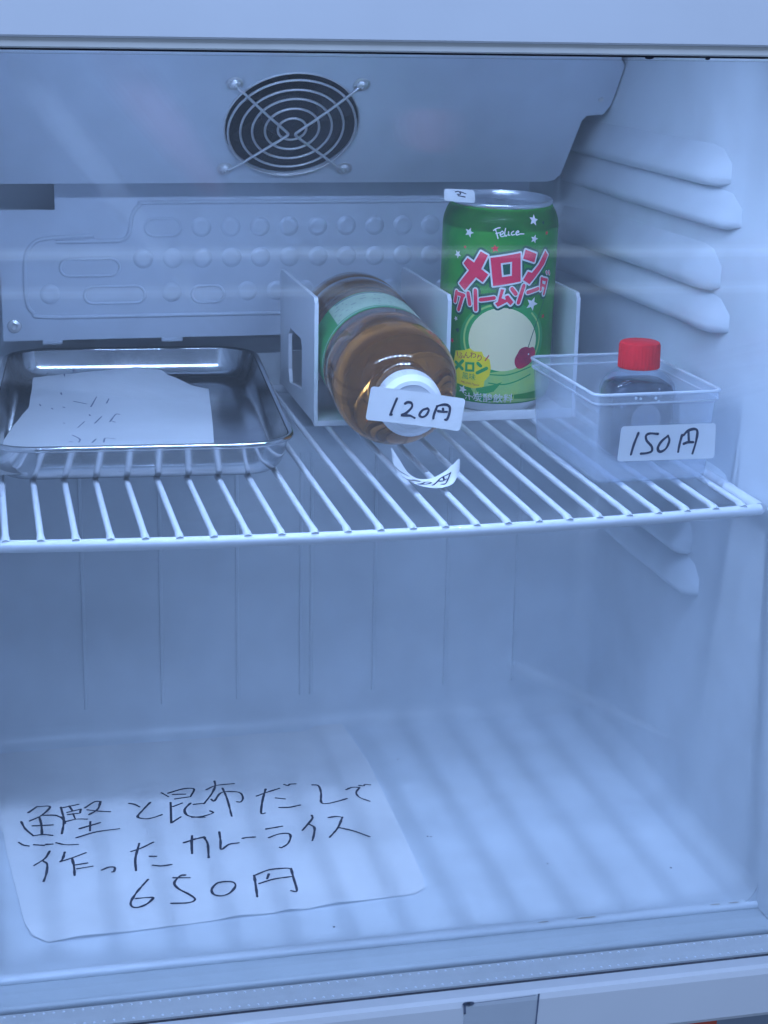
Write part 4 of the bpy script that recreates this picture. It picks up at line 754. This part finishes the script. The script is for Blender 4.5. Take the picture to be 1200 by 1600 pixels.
for ch, du, dv, rr in (('ふ', -6.2, -0.6, .16), ('ん', -2.4, 0.2, .10), ('わ', 1.6, 0.9, .02), ('り', 5.4, -0.4, -.2)): b2.text(ch, 4.3, (-23.4+du, 33.4+dv), rot=rr, bold=0.03)
b2.line([(-32.6, 35.0), (-31.8, 32.4)], 0.5).line([(-12.6, 35.2), (-14.6, 32.0)], 0.6)
b2.text('MELON Flavor', 1.9, (-23.0, 17.4), rot=-0.05)
cprint(b2, 'badge_small_lettering', 'can_cherry', 0.15)
gr = Print()
for s in LOGO_POLY: gr.outline(s, 4.6)
gr.outline(LOGO_RO[0], 4.6); gr.poly(LOGO_RO[0])
for s in LOGO_POLY: gr.poly(s)
for s in LOGO_STROKE: gr.line(s, 6.4, sm=False)
for s in LOGO_DOT: gr.line(s, 3.0, sm=False)
cprint(gr, 'logo_shadow', 'can_teal', 0.14)
wh = Print()
for s in LOGO_POLY: wh.outline(s, 2.0); wh.poly(s)
wh.outline(LOGO_RO[0], 2.0).outline(LOGO_RO[1], 2.0).poly(LOGO_RO[0], [LOGO_RO[1]])
for s in LOGO_STROKE: wh.line(s, 3.6, sm=False)
for s in LOGO_DOT: wh.line(s, 1.8, sm=False)
cprint(wh, 'logo_outline', 'can_white', 0.26)
pk = Print()
for s in LOGO_POLY: pk.poly(s)
pk.poly(LOGO_RO[0], [LOGO_RO[1]])
for i, s in enumerate(LOGO_STROKE): pk.line(s, 2.2 if i < 9 else 1.7, sm=False)
for s in LOGO_DOT: pk.line(s, 0.9, sm=False)
cprint(pk, 'logo_lettering', 'can_pink', 0.42)
for kind, m in ((0, 'can_white'), (1, 'can_red'), (2, 'can_teal')):
    for s in STARS:
        if s[3] == kind: cprint(Print().poly(clipv(star(s, s[2], 0.15+0.13*s[0]), 8, 117)), 'star_print', m, 0.16)
fe = Print()
for s in FELICE: fe.line(s, 0.62)
cprint(fe, 'brand_lettering', 'can_white', 0.17)
dk = Print().text('炭酸飲料', 6.0, (-9.2, 9.4), bold=0.05).text('汁', 5.0, (-24.0, 9.2), bold=0.05).text('・', 4.0, (-21.2, 9.2))
cprint(dk, 'drink_lettering', 'can_white', 0.17)
bc_ = Print()
for i in range(60): bc_.poly([(-47+1.2*(i % 3), 16+1.5*i), (-46.2+1.2*(i % 3)+random.uniform(0, 2), 16+1.5*i), (-46.2+1.2*(i % 3), 16.7+1.5*i), (-47+1.2*(i % 3), 16.7+1.5*i)])
cprint(bc_, 'side_small_print', 'can_teal', 0.1)
cn.rotation_euler = (R(3.0), 0, 0); cn.location.z += 0.0008

# ================================================================ frosted tub and the sauce bottle in it
tb = empty('plastic_tub', (0.3238, 0.842, 0.2085)); tb.rotation_euler = (0, 0, R(1.5)); tag(tb, 'clear frosted rectangular plastic tub at the right front of the shelf', 'tub')
def tl(w, h, r, z): return [(x, y, z) for x, y in rrect(w, h, r, 5)]
bm = bmesh.new()
outer = [tl(0.056, 0.089, 0.004, 0.0), (tl(0.0605, 0.0935, 0.006, 0.0012)), tl(0.0620, 0.0950, 0.007, 0.004), tl(0.0655, 0.0985, 0.0055, 0.0415), tl(0.0680, 0.1010, 0.006, 0.0420), tl(0.0682, 0.1012, 0.006, 0.0462)]
inner = [tl(0.055, 0.088, 0.003, 0.0012), tl(0.0605, 0.0935, 0.006, 0.0042), tl(0.0638, 0.0968, 0.0048, 0.0425), tl(0.0664, 0.0994, 0.0052, 0.0430), tl(0.0666, 0.0996, 0.0052, 0.0462)]
bm_loft(bm, outer+inner[::-1], cap0=True, cap1=True)
tubm = from_bm('tub_wall', bm, 'frost', tb, True, 40)
tube('tub_rim', tl(0.0676, 0.1006, 0.0057, 0.0465), 0.0008, 'frost_rim', tb, n=8, closed=True)
tube('tub_rim', tl(0.0668, 0.0998, 0.0057, 0.0418), 0.0005, 'frost_rim', tb, n=6, closed=True)
sb = empty('sauce_bottle', (0.3352, 0.848, 0.2102)); tag(sb, 'small square bottle of dark sauce with red screw cap inside the frosted tub', 'bottle')
bm = bmesh.new()
sl = [tl(0.029, 0.022, 0.003, 0.0), tl(0.0345, 0.0265, 0.005, 0.0012), tl(0.0362, 0.028, 0.006, 0.004), tl(0.0362, 0.028, 0.006, 0.0345), tl(0.0345, 0.0268, 0.007, 0.0392), tl(0.0295, 0.024, 0.0085, 0.0428), tl(0.0225, 0.020, 0.0085, 0.0452), tl(0.0185, 0.0185, 0.0088, 0.0462), tl(0.0180, 0.0180, 0.0088, 0.0490)]
bm_loft(bm, sl, cap0=True, cap1=True); from_bm('bottle_shell', bm, 'clear', sb, True, 50)
bm = bmesh.new()
sl = [tl(0.030, 0.022, 0.003, 0.0012), tl(0.0345, 0.0262, 0.005, 0.004), tl(0.0345, 0.0262, 0.005, 0.0335), tl(0.0325, 0.0248, 0.006, 0.0375), tl(0.026, 0.021, 0.007, 0.0398)]
bm_loft(bm, sl, cap0=True, cap1=True); from_bm('sauce', bm, 'soy', sb, True, 50)
bm = bmesh.new(); N = 72; rows = []
for z, r, amp in ((0.0465, 10.6, .18), (0.0470, 10.9, .18), (0.0585, 10.7, .18), (0.0598, 10.3, .05), (0.0604, 9.2, 0), (0.0602, 0, 0)):
    if r == 0: rows.append([bm.verts.new((0, 0, z))]); continue
    rows.append([bm.verts.new(((r+(amp if k % 2 else -amp))*q*math.cos(2*math.pi*k/N), (r+(amp if k % 2 else -amp))*q*math.sin(2*math.pi*k/N), z)) for k in range(N)])
bm.faces.new(rows[0][::-1])
for A, B in zip(rows, rows[1:]):
    for k in range(N):
        if len(B) == 1: bm.faces.new((A[k], A[(k+1) % N], B[0]))
        else: bm.faces.new((A[k], A[(k+1) % N], B[(k+1) % N], B[k]))
from_bm('red_cap', bm, 'red_cap', sb, True, 30)
em = Print(); emc = (0.0002, 0.0215)
def emap(u, v, l): return Vector((u, -0.01425-l*1e-4, v))
em.poly([(emc[0]+0.0082*math.cos(a), emc[1]+0.0082*math.sin(a)) for a in [2*math.pi*i/40 for i in range(40)]])
seal_ = em.done('round_seal', emap, 'seal_grey', sb)
e2 = Print().outline([(emc[0]+0.0068*math.cos(a), emc[1]+0.0068*math.sin(a)) for a in [2*math.pi*i/32 for i in range(32)]], 0.0004)
e2.line([(-0.0035, 0.0245), (-0.001, 0.018)], 0.0007).line([(-0.001, 0.0245), (-0.0042, 0.0175)], 0.0007).line([(0.002, 0.0255), (0.0024, 0.0175)], 0.0007).line([(0.0008, 0.023), (0.0048, 0.0236)], 0.0007).line([(0.001, 0.0198), (0.0046, 0.02)], 0.0007).line([(0.0044, 0.025), (0.0046, 0.0175)], 0.0006)
o = e2.done('seal_print', lambda u, v, l: emap(u, v, l+2), 'pale_ink', seal_)
# bubbles in the sauce
for i in range(14):
    bmm = bmesh.new(); bm_lathe(bmm, [(0.0006+0.0004*random.random(), 0), (0.0005, 0.0002), (0, 0.00028)], 8, Matrix.Translation((random.uniform(-.014, .014), -0.0139, random.uniform(0.028, 0.0375))) @ Matrix.Rotation(R(90), 4, 'X'))
    from_bm('bubble', bmm, 'pale_ink' if i % 3 else 'label_white', sb)

# ================================================================ tape on the door's foot rail
tpo = Print().poly([(0, 0), (1, 0), (0.99, 1), (0.01, 1)]).done('clear_tape', lambda u, v, l: bil(TAPE)(u, v)+Vector((0, 0.0001, -0.004)), 'tape')
tag(tpo, 'aged clear tape patch with dirty edges stuck on the door bottom frame', 'tape')
te = Print().line([(0.995, 0.0), (0.985, 0.55), (0.975, 1.0)], 0.025, sm=False, jitter=0.6).line([(0.01, 0.0), (0.02, 0.25)], 0.03, sm=False).line([(0.03, 0.01), (0.09, 0.02)], 0.10).line([(0.1, 0.02), (0.95, 0.02)], 0.012, sm=False)
te.done('tape_edge', lambda u, v, l: bil(TAPE)(u, v)+Vector((0, -0.0001, -0.004)), 'tape_edge', tpo)
